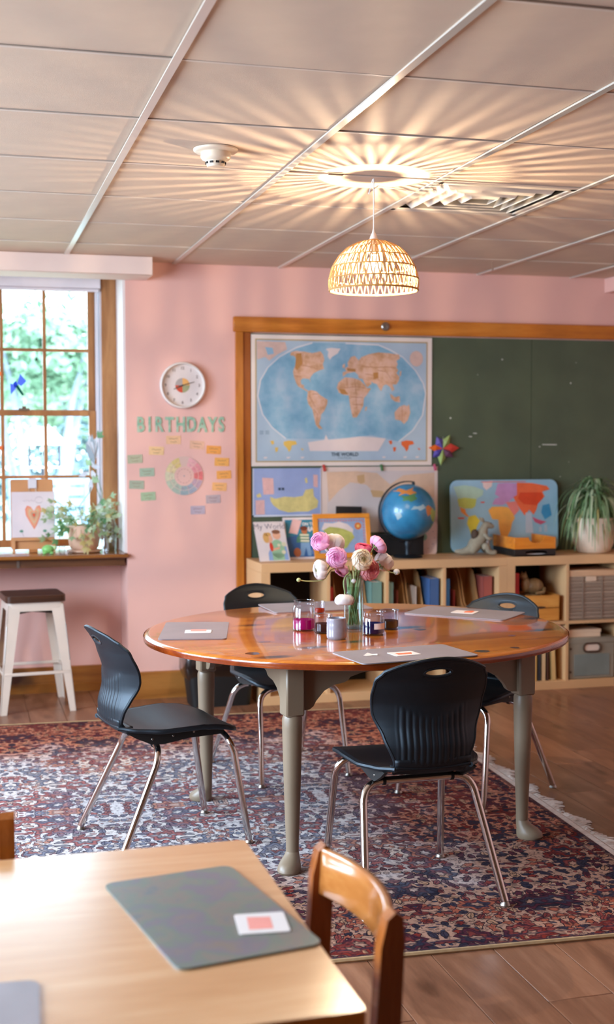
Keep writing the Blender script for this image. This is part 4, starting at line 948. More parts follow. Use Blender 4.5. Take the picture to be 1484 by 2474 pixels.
# globe
gl = thing('globe', 'blue desk globe on a black stand between the puzzle and the white timer', 'globe', (2.533, 7.045, ST+.0005))
GC = Vector((0, 0, .268)); GRD = .1635
gm_, t, p = nt('globe_ocean'); L(t, ramp(t, noise_tex(t, coords(t), 7, 4), [(.35, '22688f'), (.5, '2d7da6'), (.68, '3a8cb6')]), p.inputs['Base Color']); p.inputs['Roughness'].default_value = .28; p.inputs['Coat Weight'].default_value = .3
MB().sphere(GC, GRD, 40, 24).build('ball', gm_, gl, smooth=180)
def on_globe(pts, mat, name, rr=1.004):
    mb = MB(); c = Vector((sum(a for a, b in pts)/len(pts), sum(b for a, b in pts)/len(pts)))
    def up(a, b):
        a, b = a/GRD, b/GRD; k = a*a+b*b
        if k > .97: s_ = sqrt(.97/k); a, b = a*s_, b*s_; k = .97
        return GC+Vector((a, -sqrt(1-k), b))*GRD*rr
    n = len(pts); R_ = 4; vs = [up(*c)]; fs = []
    for j in range(1, R_+1):
        for a, b in pts: vs.append(up(c.x+(a-c.x)*j/R_, c.y+(b-c.y)*j/R_))
    for i in range(n): fs.append((0, 1+i, 1+(i+1) % n))
    for j in range(R_-1):
        for i in range(n): fs.append((1+j*n+i, 1+(j+1)*n+i, 1+(j+1)*n+(i+1) % n, 1+j*n+(i+1) % n))
    mb.add(vs, fs).build(name, mat, gl, smooth=180)
on_globe([(-.105, .125), (-.07, .14), (.005, .145), (.01, .115), (-.03, .105), (-.09, .10)], M('globe_orange', 'c27a3a', .35), 'land_print')
on_globe([(-.09, .10), (-.03, .105), (.012, .118), (.005, .08), (-.03, .065), (-.075, .07)], M('globe_green', '4f7a4a', .35), 'land_print')
on_globe([(.055, .035), (.075, .045), (.10, .03), (.095, -.005), (.07, -.02), (.06, .0)], M('globe_orange', 'c27a3a'), 'land_print')
on_globe([(.085, .01), (.11, .03), (.15, .02), (.153, -.02), (.13, -.06), (.11, -.05), (.09, -.02)], M('globe_lime', '9fb35c', .35), 'land_print')
on_globe([(.10, -.06), (.135, -.06), (.125, -.095), (.10, -.11)], M('globe_green', '4f7a4a'), 'land_print')
on_globe([(-.02, .04), (.04, .05), (.055, .03), (.02, .015), (-.04, .02)], M('globe_pale', '9fb9c0', .35), 'cloud_print')
on_globe([(-.12, -.005), (-.095, .01), (-.085, -.02), (-.105, -.04)], M('globe_pale', '9fb9c0'), 'cloud_print')
ar = []
for k in range(21):
    a = radians(78+(k/20)*185); ar.append(GC+Vector((cos(a)*(GRD+.012), 0, sin(a)*(GRD+.012))))
mb = MB()
mb.grid(lambda u, v: ar[int(round(u*20))]+Vector((0, (v-.5)*.022, 0)), 20, 1); o = mb.build('meridian_arm', BLACKP, gl); so = o.modifiers.new('solid', 'SOLIDIFY'); so.thickness = .006
MB().lathe([(.020, .012), (.016, .02), (.018, .06), (.024, .085), (.018, .098)], 20).build('stem', BLACKP, gl)
MB().lathe([(.0, 0), (.085, 0), (.088, .006), (.080, .012), (.02, .016), (.0, .016)], 36, cap0=False, cap1=False).build('base', BLACKP, gl)
MB().lathe([(.010, 0), (.010, .012)], 12, GC+Vector((cos(radians(78))*GRD, 0, sin(radians(78))*GRD))).build('pole_cap', BLACKP, gl)

tm = thing('timer', 'square white dial timer with a green knob beside the globe', 'timer', (2.690, 7.222, ST+.0005), 0, None, rot=(radians(-2), radians(2), 0))
MB().prism(rrect(-.092, .092, .0, .196, .02), -.002, .024, 'Y').build('case', M('timer_white', 'e6d3d0', .4), tm)
MB().lathe([(.024, 0), (.023, .012), (.015, .014)], 20).rot(Matrix.Translation((0, -.002, .105)) @ Matrix.Rotation(pi/2, 4, 'X')).build('knob', M('timer_green', '7fb39c', .4), tm)
for k in range(12):
    a = 2*pi*k/12; MB().flat([(.075*cos(a)-.004, .100+.075*sin(a)-.002), (.075*cos(a)+.004, .100+.075*sin(a)-.002), (.075*cos(a)+.004, .100+.075*sin(a)+.002), (.075*cos(a)-.004, .100+.075*sin(a)+.002)], -.0026).build('tick', PTEXT, tm, smooth=0)

mbd = thing('map_board', 'rounded world map board in bright colours leaning on the chalkboard', 'map', (2.875, 7.215, ST+.0005), 0, None, rot=(radians(-3), 0, 0))
BW, BH = .712, .445
MB().prism(rrect(0, BW, 0, BH, .05), 0, .012, 'Y').build('board', M('board_sea', '93bccf', .35, vary=.10, vscale=5), mbd)
def bp(pts): return [(a/1410*BW-.012, BH*(1-(b-60)/1000)) for a, b in pts]
def bpr(name, pts, col, y=-.0008): pr_(mbd, name, [bp(pts)], M('board_'+col, col, .4, vary=.10, vscale=14), y)
bpr('land_print', [(60, 150), (200, 130), (330, 150), (450, 200), (440, 270), (370, 310), (330, 330), (120, 320), (80, 200)], 'a9c9b4')
bpr('land_print', [(110, 320), (200, 300), (360, 320), (340, 420), (300, 450), (200, 450), (130, 420)], 'b3c05c', -.001)
bpr('land_print', [(140, 430), (210, 460), (220, 510), (260, 560), (230, 560), (160, 500)], 'e58f35', -.001)
bpr('land_print', [(250, 560), (340, 540), (400, 620), (360, 700), (330, 820), (290, 900), (270, 760), (230, 660)], 'd6c83c', -.001)
bpr('land_print', [(440, 90), (570, 70), (560, 150), (490, 200), (450, 160)], 'e8cfc8', -.001)
bpr('land_print', [(640, 110), (760, 100), (890, 110), (890, 280), (820, 330), (760, 380), (700, 410), (560, 400), (600, 320), (660, 300), (600, 260), (620, 180)], 'bf8fbb')
bpr('land_print', [(890, 100), (1100, 110), (1290, 150), (1330, 200), (1230, 230), (1260, 300), (1180, 360), (1150, 470), (1110, 550), (1050, 480), (990, 560), (930, 470), (880, 380), (840, 300), (890, 270)], 'ee6a3a')
bpr('land_print', [(930, 240), (1220, 240), (1240, 320), (1150, 420), (980, 400), (900, 320)], 'e2481c', -.0012)
bpr('land_print', [(740, 370), (880, 360), (920, 480), (850, 560), (800, 480)], 'e5857a', -.001)
bpr('land_print', [(510, 480), (560, 430), (700, 430), (770, 440), (830, 520), (860, 590), (820, 660), (800, 760), (740, 880), (680, 880), (650, 740), (640, 610), (560, 600)], 'f0b04e', -.001)
bpr('land_print', [(1090, 580), (1180, 620), (1280, 650), (1200, 690), (1120, 650)], 'cf5a78', -.001)
bpr('deep_sea_print', [(1230, 420), (1320, 400), (1350, 560), (1260, 620), (1210, 520)], '3f93c0', -.001)
pr_(mbd, 'title_stripe_print', [bp([(420, 82), (1010, 82), (1010, 92), (420, 92)])], PRED, -.0012)
pr_(mbd, 'ship_print', [bp([(110, 570), (200, 572), (190, 590), (120, 590)]), bp([(410, 360), (465, 358), (460, 376), (415, 376)])], PRED, -.0012)
pr_(mbd, 'penguin_print', [bp([(1000, 520), (1080, 520), (1100, 800), (1000, 800)]), bp([(1180, 720), (1210, 720), (1215, 790), (1178, 790)]), bp([(1250, 690), (1285, 690), (1290, 790), (1245, 790)])], M('board_pale', 'b7c3cf', .4), -.0012)

def skinned(name, mat, parent, verts, edges, root=0, sub=2):
    me = bpy.data.meshes.new(name); me.from_pydata([v[:3] for v in verts], edges, []); me.update()
    o = bpy.data.objects.new(name, me); COL.objects.link(o); me.materials.append(mat)
    sk = o.modifiers.new('skin', 'SKIN'); sk.use_smooth_shade = True
    for i, v in enumerate(verts):
        d = me.skin_vertices[0].data[i]; d.radius = (v[3], v[3]*(v[4] if len(v) > 4 else 1)); d.use_root = i == root
    ss = o.modifiers.new('sub', 'SUBSURF'); ss.levels = sub; ss.render_levels = sub
    o.parent = parent; return o
kg = thing('plush_kangaroo', 'grey plush kangaroo sitting before the bright map board', 'plush toy', (2.985, 7.06, ST+.0005), radians(-8))
KF = M('plush_grey', '938a76', .95, vary=.12, vscale=40, bmp=.3, bscale=600); KP = M('plush_pale', 'b5b2ae', .95)
skinned('body', KF, kg, [(0, 0, .062, .050), (.02, 0, .115, .040), (.035, 0, .155, .026), (.045, 0, .188, .029), (.075, 0, .176, .020), (.098, 0, .168, .011), (-.05, 0, .035, .030), (-.10, 0, .022, .019), (-.145, .01, .025, .008)],
        [(0, 1), (1, 2), (2, 3), (3, 4), (4, 5), (0, 6), (6, 7), (7, 8)])
for sy in (-1, 1):
    skinned('leg', KF, kg, [(.01, sy*.035, .05, .030), (.045, sy*.045, .062, .027), (.05, sy*.045, .022, .018), (.105, sy*.045, .018, .017)], [(0, 1), (1, 2), (2, 3)])
    skinned('arm', KF, kg, [(.025, sy*.034, .135, .014), (.05, sy*.045, .10, .013), (.075, sy*.035, .105, .012)], [(0, 1), (1, 2)])
    MB().sphere((.022, sy*.022, .212), .014, 10, 8, (.6, .4, 1.4), Matrix.Rotation(-.6, 3, 'Y') @ Matrix.Rotation(-.4*sy, 3, 'X')).build('ear', KF, kg)
    MB().sphere((.072, sy*.019, .193), .0035, 8, 6).build('eye', BLACKD, kg)
MB().sphere((.048, 0, .085), .034, 12, 8, (.6, .8, 1.2)).build('belly', KP, kg)
MB().sphere((-.025, -.012, .125), .030, 12, 8, (.8, .9, 1.1)).build('backpack', M('pack_brown', '4a382c', .8), kg)
# trays
def tray(z, h, mat, lab, kind):
    t = thing('letter_tray', lab, 'tray', (3.150, 6.905, ST+z), 0, 'stacked letter trays on the shelf')
    W, D, th = .266, .335, .010
    MB().box(0, W, 0, D, 0, .008).build('base', mat, t)
    for a in (0, W-th): MB().box(a, a+th, 0, D, .008, h, .001).build('side_panel', mat, t)
    MB().box(th, W-th, D-th, D, .008, h).build('back_panel', mat, t)
    if kind == 'notch':
        pl = [(0, .008), (W, .008), (W, h), (W*.73, h)]+[(W*.53+.2*W*cos(a), h-.034*sin(a)) for a in [pi*k/12 for k in range(1, 12)]]+[(W*.33, h), (0, h)]
        MB().prism([(a*(W-2*th)/W+th, b) for a, b in pl], 0, th, 'Y').build('front_panel', mat, t)
    else:
        # front with an oval hand hole, built as a ring of quads
        cx, cz = W*.53, .022; n = 40; vi = []; out = []
        for k in range(n):
            a = 2*pi*k/n; c_, s_ = cos(a), sin(a); vi.append((cx+.072*c_, cz+.0125*s_*abs(s_)**-.3 if abs(s_) > 1e-3 else cz))
            q_ = min((W-th-cx)/c_ if c_ > 1e-6 else 9, (th-cx)/c_ if c_ < -1e-6 else 9, (h-cz)/s_ if s_ > 1e-6 else 9, (0-cz)/s_ if s_ < -1e-6 else 9); out.append((cx+q_*c_, cz+q_*s_))
        mb = MB()
        for k in range(n):
            j = (k+1) % n; mb.prism([vi[k], vi[j], out[j], out[k]], 0, th, 'Y')
        mb.build('front_panel', mat, t, smooth=0)
    return t
tray(.0005, .043, M('tray_black', '1c1714', .45), 'black letter tray with an oval hand hole, under the orange tray', 'hole')
tray(.0445, .068, wood('tray_orange', ('c06a14', 'd67f1e', 'e09030'), 'X', 3, .4), 'orange wooden letter tray with a scooped front, on the black tray', 'notch')
pp = MB().box(0, .2, 0, .22, 0, .004).build('paper_pile', WHITEP, None, loc=(3.175, 6.93, ST+.0095)); tag(pp, 'white paper lying in the black letter tray', 'paper')

# spider plant
sp = thing('spider_plant', 'spider plant in a white pot at the right end of the shelf', 'plant', (3.745, 7.06, ST+.0005))
MB().lathe([(.0, 0), (.085, 0), (.10, .008), (.118, .05), (.134, .12), (.140, .19), (.139, .215), (.130, .217), (.126, .20)], 36, cap0=False, cap1=False).build('pot', M('pot_cream', 'e3cdb6', .5, vary=.05, vscale=6), sp)
MB().lathe([(.0, .198), (.128, .2)], 24, cap0=False, cap1=False).build('soil', M('soil', '3a2a1e', .95), sp)
SPM = [leafy('spider_leaf_a', '6f9060', .3, .2), leafy('spider_leaf_b', '97b285', .3, .2), leafy('spider_leaf_c', 'c0cda6', .3), leafy('spider_leaf_d', 'b0a86c', .3)]
q = random.Random(21)
for k in range(205):
    a = q.uniform(0, 2*pi); up = q.random()
    if k < 110: a = q.uniform(pi*.75, pi*1.75)
    d = Vector((cos(a), sin(a)*.8, 0)); l = q.uniform(.20, .34)
    h = q.uniform(.05, .20) if up < .8 else q.uniform(.2, .27)
    o_ = q.uniform(.09, .215) if up < .8 else q.uniform(.03, .15); drop = q.uniform(.06, .27) if up < .72 else q.uniform(-.03, .06)
    p0 = Vector((cos(a)*.04*q.random(), sin(a)*.04*q.random(), .20)); pk = p0+d*o_*.55+Vector((0, 0, h)); e = p0+d*(o_+.02)+Vector((0, 0, h-drop-.03))
    if p0.y+e.y > .17: e.y = .15
    rad = Vector((e.x, e.y)).length
    if e.z < .22 and rad < .155: e.x *= .158/max(rad, .02); e.y *= .158/max(rad, .02)
    if e.z < .01: e.z = .012
    if e.y > .145: e.y = .145
    pts = bez(p0, p0+d*o_*.2+Vector((0, 0, h*1.15)), pk, 4)[:-1]+bez(pk, pk+d*o_*.42+Vector((0, 0, -.02)), e, 5)
    for p_ in pts:
        if p_.y > .15: p_.y = .15
    s2 = Vector((-sin(a), cos(a), .1)).normalized(); n = len(pts)
    wd = [.0065*sin(pi*(.12+.86*i/(n-1)))+.0008 for i in range(n)]
    mi = q.choice((0, 0, 1, 1, 2)) if e.z > .08 else q.choice((0, 1, 3, 3, 2))
    MB().ribbon(pts, s2, wd).build('leaf', SPM[mi], sp, smooth=80)

# ------------------------------------------------------------------ maps and papers on the wall
def sheet(name, lab, x0, x1, z0, z1, y, mat, cat, grp=None):
    t = thing(name, lab, cat, ((x0+x1)/2, y, (z0+z1)/2), 0, grp)
    w_, h_ = (x1-x0)/2, (z1-z0)/2
    MB().box(-w_, w_, 0, .0012, -h_, h_).build('sheet', mat, t, smooth=0); return t, w_, h_
YB = YW-.0156
wm, hw, hh = sheet('world_map', 'large poster titled The World showing tan continents on blue', 1.645, 2.765, 1.337, 2.104, YB-.004, M('poster_white', 'e4d6ca', .55, vary=.03), 'map')
def wp(pts): return [((a-80)/1300*1.063-hw+.026, hh-.027-(b-65)/940*.715) for a, b in pts]
def wpr(name, polys, mat, y): return pr_(wm, name, [wp(p_) for p_ in polys], mat, y)
wpr('border_print', [[(78, 62), (1384, 62), (1384, 1008), (78, 1008)]], M('map_border', 'b39a6c', .6), -.0004)
wpr('sea_print', [[(88, 72), (1374, 72), (1374, 998), (88, 998)]], M('map_sea_pale', 'a9bcc9', .55, vary=.06), -.0006)
oval = [(300, 825), (200, 740), (130, 640), (95, 500), (115, 380), (170, 280), (260, 195), (380, 125), (500, 86), (750, 84), (1000, 92), (1090, 130), (1190, 185), (1290, 290), (1350, 390), (1370, 470), (1345, 640), (1270, 760), (1160, 850), (950, 800), (620, 830)]
oc, t, p = nt('map_ocean'); L(t, ramp(t, noise_tex(t, coords(t), 7, 5, .6), [(.34, '6f9fb8'), (.5, '86afc4'), (.66, 'a3bccb')]), p.inputs['Base Color']); p.inputs['Roughness'].default_value = .5
wpr('ocean_print', [oval], oc, -.0008)
mb = MB()
for lo, hi in ((0, 8), (9, 18)):
    seg = wp(oval[lo:hi+1]); mb.ribbon([(a, -.0010, b) for a, b in seg], (0, 0, 1), .004)
    mb.ribbon([(a, -.0011, b) for a, b in seg], (1, 0, 0), .004)
mb.build('oval_line', M('map_line', 'd8d4d4', .6), wm, smooth=0)
LANDT, t, p = nt('map_landmass'); L(t, ramp(t, noise_tex(t, coords(t), 16, 5, .65), [(.36, 'b98d66'), (.5, 'cfa488'), (.66, 'd8b3a2')]), p.inputs['Base Color']); p.inputs['Roughness'].default_value = .55
NA = [(335, 185), (340, 160), (375, 150), (440, 155), (500, 165), (560, 150), (580, 175), (590, 215), (578, 250), (588, 285), (545, 300), (510, 320), (490, 345), (480, 365), (490, 395), (475, 365), (430, 360), (412, 375), (415, 405), (440, 415), (432, 430), (450, 445), (470, 455), (460, 462), (425, 440), (395, 425), (380, 400), (362, 350), (355, 310), (372, 260), (380, 215), (365, 190)]
SA = [(465, 460), (490, 450), (530, 460), (560, 490), (615, 525), (610, 560), (590, 610), (565, 640), (560, 680), (550, 715), (578, 750), (550, 752), (525, 720), (510, 650), (500, 600), (470, 560), (460, 520)]
EA = [(730, 345), (728, 310), (755, 300), (745, 280), (770, 262), (765, 235), (790, 190), (820, 180), (832, 195), (850, 215), (870, 190), (930, 165), (1000, 150), (1080, 155), (1160, 165), (1168, 195), (1140, 215), (1150, 240), (1140, 265), (1155, 290), (1140, 310), (1165, 340), (1160, 370), (1140, 400), (1110, 400), (1125, 440), (1108, 455), (1090, 420), (1060, 400), (1040, 410), (1022, 455), (1005, 430), (990, 400), (960, 390), (945, 375), (950, 395), (915, 425), (895, 395), (880, 360), (850, 355), (845, 330), (820, 305), (790, 312), (760, 318)]
AF = [(745, 348), (800, 352), (860, 368), (895, 405), (912, 430), (945, 432), (915, 480), (890, 510), (885, 570), (860, 620), (835, 660), (805, 662), (790, 600), (780, 540), (775, 490), (740, 485), (700, 470), (683, 430), (695, 390)]
AU = [(1125, 620), (1165, 575), (1200, 560), (1225, 570), (1240, 555), (1250, 620), (1230, 680), (1200, 712), (1175, 685), (1130, 675)]
for poly in (NA, SA, EA, AF, AU): wpr('continent_print', [poly], LANDT, -.0014)
wpr('island_print', [[(1090, 470), (1130, 500), (1165, 490), (1170, 540), (1130, 535), (1100, 510)], [(900, 580), (915, 575), (910, 605), (898, 610)], [(1165, 300), (1180, 290), (1175, 330), (1165, 335)], [(725, 255), (745, 240), (745, 275), (728, 275)]], LANDT, -.0014)
wpr('ice_print', [[(600, 132), (640, 122), (712, 127), (690, 165), (650, 190), (630, 215), (615, 185), (620, 150)], [(465, 855), (590, 835), (600, 795), (620, 835), (740, 825), (860, 810), (960, 815), (1060, 825), (1010, 910), (1000, 925), (480, 922)]], ICE, -.0014)
wpr('inset_print', [[(90, 80), (298, 84), (312, 140), (240, 180), (180, 228), (150, 200), (92, 222)], [(1295+52*cos(a), 195+62*sin(a)) for a in [2*pi*k/18 for k in range(18)]]], M('map_inset', 'd3b3a4', .6, vary=.08, vscale=30), -.0013)
wpr('inset_water_print', [[(150, 125), (205, 130), (215, 175), (170, 185)]], MAPBLUE, -.0015)
BORD = M('map_borderline', 'a9774e', .7)
mb = MB()
for seg in ([(380, 265), (440, 262), (500, 275), (540, 290)], [(430, 160), (425, 260)], [(365, 340), (410, 350)], [(470, 490), (500, 540), (520, 580)], [(510, 600), (540, 640), (530, 700)], [(500, 480), (545, 480)], [(760, 275), (800, 290), (830, 285)], [(870, 260), (930, 265), (990, 270), (1060, 262), (1130, 270)], [(900, 320), (960, 330), (1010, 370)], [(990, 290), (1060, 300), (1100, 360)], [(700, 430), (760, 430), (830, 420), (900, 430)], [(760, 360), (765, 430)], [(820, 360), (830, 480)], [(790, 500), (880, 505)], [(800, 560), (880, 560)], [(830, 500), (835, 600)], [(1185, 570), (1185, 690)]):
    mb.ribbon([(a, -.0017, b) for a, b in wp(seg)], (0, 0, 1), .0016); mb.ribbon([(a, -.0017, b) for a, b in wp(seg)], (1, 0, 0), .0012)
mb.build('border_lines', BORD, wm, smooth=0, kind='stuff')
wpr('relief_print', [[(960, 310), (1000, 305), (1000, 350), (965, 365)], [(760, 280), (820, 282), (830, 305), (765, 300)], [(695, 435), (740, 440), (770, 480), (720, 480)], [(380, 170), (420, 165), (425, 250), (385, 300), (370, 280)]], M('map_relief', 'b07c44', .6), -.0016)
def mini(cx, cy, col, nm):
    c = M('mini_'+nm, col, .6)
    wpr('mini_map_print', [[(cx-15, cy-15), (cx+25, cy-25), (cx+75, cy-20), (cx+85, cy+5), (cx+45, cy+15), (cx+40, cy+45), (cx+25, cy+65), (cx+10, cy+35), (cx-15, cy+10)], [(cx-115, cy-20), (cx-90, cy-25), (cx-85, cy), (cx-100, cy+10)], [(cx-80, cy+30), (cx-55, cy+28), (cx-60, cy+60), (cx-75, cy+65)], [(cx+110, cy+35), (cx+135, cy+40), (cx+125, cy+55)]], c, -.0013)
mini(300, 865, 'd9b458', 'yellow'); mini(1195, 865, 'd8642f', 'orange')
wpr('small_ice_print', [[(x_, 968), (x_+30, 966), (x_+24, 978), (x_+6, 980)] for x_ in (135, 305, 410, 1030, 1195, 1290)], ICE, -.0013)
mb = MB(); c0 = wp([(745, 950)])[0]; mb.text('THE WORLD', .029, c0[0], c0[1], -.0016, bold=.0008); mb.build('title', M('map_title', '2c3f4e', .6), wm, smooth=0)
mb = MB(); c0 = wp([(745, 978)])[0]; mb.text('POLITICAL', .018, c0[0], c0[1], -.0016); mb.build('subtitle', M('map_subtitle', '6f8694', .6), wm, smooth=0)
for cx_ in (122, 165): wpr('note_print', [[(cx_-14, 765+8*k), (cx_+14, 765+8*k), (cx_+14, 769+8*k), (cx_-14, 769+8*k)] for k in range(4)], M('map_note', '7f93a4', .6), -.0013)

sm, hw2, hh2 = sheet('country_map', 'smaller map of a long yellow land on lilac blue, under the world map', 1.652, 2.067, 1.040, 1.324, YB-.004, M('map_lilac', '93a2c8', .55, vary=.08, vscale=8), 'map')
def sp2(pts): return [((a-60)/520*2*hw2-hw2, hh2-(b-70)/365*2*hh2) for a, b in pts]
pr_(sm, 'land_print', [sp2([(190, 285), (230, 300), (300, 285), (380, 290), (440, 280), (460, 235), (520, 225), (525, 285), (560, 320), (550, 370), (480, 400), (400, 400), (330, 405), (260, 385), (215, 350), (195, 320)])], M('map_yellow', 'cfc07c', .6, vary=.12, vscale=30), -.0006)
pr_(sm, 'inset_print', [sp2([(130, 140), (215, 145), (220, 265), (140, 268)]), sp2([(80, 310), (148, 308), (150, 418), (82, 418)]), sp2([(520, 120), (555, 122), (555, 218), (522, 212)])], M('map_pinkinset', 'd5a9a4', .6, vary=.08, vscale=40), -.0006)
pr_(sm, 'islet_print', [sp2([(85, 270), (115, 255), (125, 285), (95, 290)]), sp2([(455, 150), (470, 140), (478, 180), (462, 185)])], M('map_yellow', 'cfc07c'), -.0007)
mb = MB(); c0 = sp2([(275, 220)])[0]; mb.box(c0[0]-.018, c0[0]-.002, -.0008, -.0006, c0[1]-.012, c0[1]+.002); mb.box(c0[0]+.003, c0[0]+.018, -.0008, -.0006, c0[1]-.012, c0[1]+.002); mb.build('compass_print', M('map_title', '2c3f4e'), sm, smooth=0)
mb = MB()
for a, b in ((-hw2, -hw2+.006), (hw2-.004, hw2)): mb.flat([(a, -hh2), (b, -hh2), (b, hh2), (a, hh2)], -.0005)
mb.flat([(-hw2, -hh2), (hw2, -hh2), (hw2, -hh2+.010), (-hw2, -hh2+.010)], -.0005); mb.build('margin', M('map_margin', 'cdd0dc', .6), sm, smooth=0)

pm, hw3, hh3 = sheet('faded_map', 'faded pale map with beige land hanging behind the globe', 2.069, 2.806, .935, 1.330, YB-.0015, M('map_fade', 'd8c4b8', .6, vary=.04), 'map')
def sp3(pts): return [((a-585)/880*2*hw3-hw3, hh3-(b-62)/505*2*hh3) for a, b in pts]
FD1 = M('fade_beige', 'd2b196', .65, vary=.06, vscale=20); FD2 = M('fade_tan', 'c59f72', .65); FD3 = M('fade_grey', 'c9bcb8', .65, vary=.05)
pr_(pm, 'ocean_print', [sp3([(630, 95), (1440, 95), (1440, 560), (630, 560)])], FD3, -.0005)
pr_(pm, 'land_print', [sp3([(625, 100), (850, 95), (1000, 110), (1100, 200), (1200, 130), (1440, 110), (1440, 300), (1300, 330), (1150, 260), (1000, 280), (920, 200), (800, 180), (720, 240), (640, 330)]), sp3([(1220, 480), (1440, 430), (1440, 560), (1200, 560)])], FD1, -.0007)
pr_(pm, 'dark_land_print', [sp3([(850, 130), (905, 120), (910, 180), (880, 195), (855, 175)]), sp3([(950, 240), (1050, 250), (1050, 300), (970, 295)])], FD2, -.0009)
for x_, col, lab in ((2.086, 'c8352c', 'little red peg clip at the left of the faded map'), (2.446, '4a7a48', 'little green peg clip in the middle over the faded map'), (2.786, 'd0587c', 'little pink peg clip at the right of the faded map')):
    pg = thing('peg_clip', lab, 'clip', (x_, YB-.0056, 1.318), 0, 'peg clips on the faded map', rot=(0, radians(-12), 0))
    for sx in (-1, 1): MB().box(sx*.004-.0032, sx*.004+.0032, -.006, 0, -.014, .026, .001).build('jaw', M('peg_'+col, col, .5), pg)
    MB().tube([(-.008, -.003, .008), (.008, -.003, .008)], .0015, 6).build('spring', STEEL, pg)

pwh = thing('paper_star', 'folded paper star of purple, green, red and orange points hung on the chalkboard', 'paper star', (2.834, YB-.012, 1.437))
for a, l, wd, col in ((120, .085, .030, '5d4f9c'), (62, .095, .026, '8fa05a'), (2, .105, .030, 'c23a2c'), (-38, .085, .030, '5a3048'), (-98, .105, .026, '94a85a'), (-142, .085, .030, '4a3f96'), (176, .095, .022, 'ea6a1e')):
    c_, s_ = cos(radians(a)), sin(radians(a)); f = lambda u, v, d: (u*c_-v*s_, d, u*s_+v*c_)
    MB().add([f(0, 0, -.004), f(l*.5, wd, -.001), f(l, 0, -.006), f(l*.5, -wd, -.001), f(l*.5, 0, -.016)], [(0, 4, 1), (1, 4, 2), (2, 4, 3), (3, 4, 0)]).build('point', M('star_'+col, col, .6), pwh, smooth=0)
MB().tube([(.0, -.002, .02), (.004, .004, .07)], .0008, 4).build('thread', WHITEP, pwh)

# clock
ck_ = thing('wall_clock', 'round white wall clock with a four-colour centre on the pink wall', 'clock', (1.242, YW-.0005, 1.804))
Rx = Matrix.Rotation(pi/2, 4, 'X')
MB().lathe([(.120, 0), (.131, .004), (.134, .020), (.130, .034), (.124, .037), (.120, .032), (.119, .012)], 56, cap0=False, cap1=False).rot(Rx).build('rim', WHITE, ck_)
MB().lathe([(.0, .0), (.122, .0), (.122, .012), (.0, .012)], 48, cap0=False, cap1=False).rot(Rx).build('face', M('clock_face', 'd9cdc8', .6), ck_)
for k, col in enumerate(('e3a860', '9a9d74', 'c4472e', 'a89e9a')):
    a0 = pi/2-k*pi/2; MB().flat([(0, 0)]+[(.042*cos(a0-pi/2*j/8), .042*sin(a0-pi/2*j/8)) for j in range(9)], -.0126).build('centre_quarter', M('clock_'+col, col, .6), ck_, smooth=0)
for k in range(1, 13):
    a = pi/2-2*pi*k/12; MB().text(str(k), .022, .098*cos(a), .098*sin(a), -.0126, bold=.0008).build('numeral', M('numeral_grey', '7d6a66', .6), ck_, smooth=0)
HB = M('clock_hand', '4a3a34', .4)
def hand(a, l, tail, w_): c_, s_ = cos(radians(a)), sin(radians(a)); MB().prism([(u*c_-v*s_, u*s_+v*c_) for u, v in ((-tail, -w_), (l, -w_*.6), (l, w_*.6), (-tail, w_))], -.0165, -.015, 'Y').build('hand', HB, ck_, smooth=0)
hand(16, .072, .022, .0028); hand(204, .056, .0, .0034)
MB().lathe([(.005, .012), (.005, .018)], 12).rot(Rx).build('pivot', HB, ck_)

# BIRTHDAYS letters and chart
LG = nt('letter_green'); t, p = LG[1], LG[2]; L(t, ramp(t, noise_tex(t, coords(t, 'Object'), 22, 4, .6), [(.36, '5f9a7c'), (.5, '93b79c'), (.64, 'b9c9ae')]), p.inputs['Base Color']); p.inputs['Roughness'].default_value = .7
words_ = ('first letter B, leftmost', 'letter I after the B', 'letter R before the T', 'letter T in the middle left', 'letter H in the middle', 'letter D after the H', 'letter A after the D', 'letter Y before the last S', 'last letter S, rightmost')
for k, (ch_, lab) in enumerate(zip('BIRTHDAYS', words_)):
    cx_ = (1.000, 1.052, 1.106, 1.167, 1.232, 1.294, 1.358, 1.418, 1.470)[k]
    o = MB().text(ch_, .118, 0, 0, -.002, ext=.0012, sx=.68, bold=.0035).build('paper_letter', LG[0], None, loc=(cx_, YW-.0015, 1.5745+.0008*((k*7) % 3)), smooth=0)
    tag(o, 'green painted paper '+lab+' of the word on the pink wall', 'letter', 'letters spelling BIRTHDAYS')
bc = thing('birthday_wheel', 'round paper wheel of pastel rings under the word birthdays', 'paper wheel', (1.250, YW-.0005, 1.283))
MB().lathe([(.0, 0), (.112, 0), (.113, .002), (.0, .002)], 48, cap0=False, cap1=False).rot(Rx).build('backing', M('wheel_paper', 'd9b7a8', .8), bc)
SEC = ['dcb08c', 'e3a8a8', 'd98f92', 'd6716f', 'b79aa6', '9aa0ac', '93a3a6', 'a9b5a4', 'b8bfa6', 'd3cba8', 'dcc896', 'd9c07c']
for ring, (r0, r1) in enumerate(((.058, .082), (.085, .110))):
    for k in range(12):
        if k == 0: continue
        a0 = pi/2-2*pi*(k-.5)/12; a1 = a0-2*pi/12*.95; n = 5
        MB().flat([(r1*cos(a0+(a1-a0)*j/n), r1*sin(a0+(a1-a0)*j/n)) for j in range(n+1)]+[(r0*cos(a1+(a0-a1)*j/n), r0*sin(a1+(a0-a1)*j/n)) for j in range(n+1)], -.0024-.0003*ring).build('sector', M('wheel_'+SEC[k], SEC[k], .8, vary=.12, vscale=60), bc, smooth=0)
MB().disc(0, 0, .054, -.0026, 32).build('centre', M('wheel_centre', 'dfb3a6', .8), bc, smooth=0)
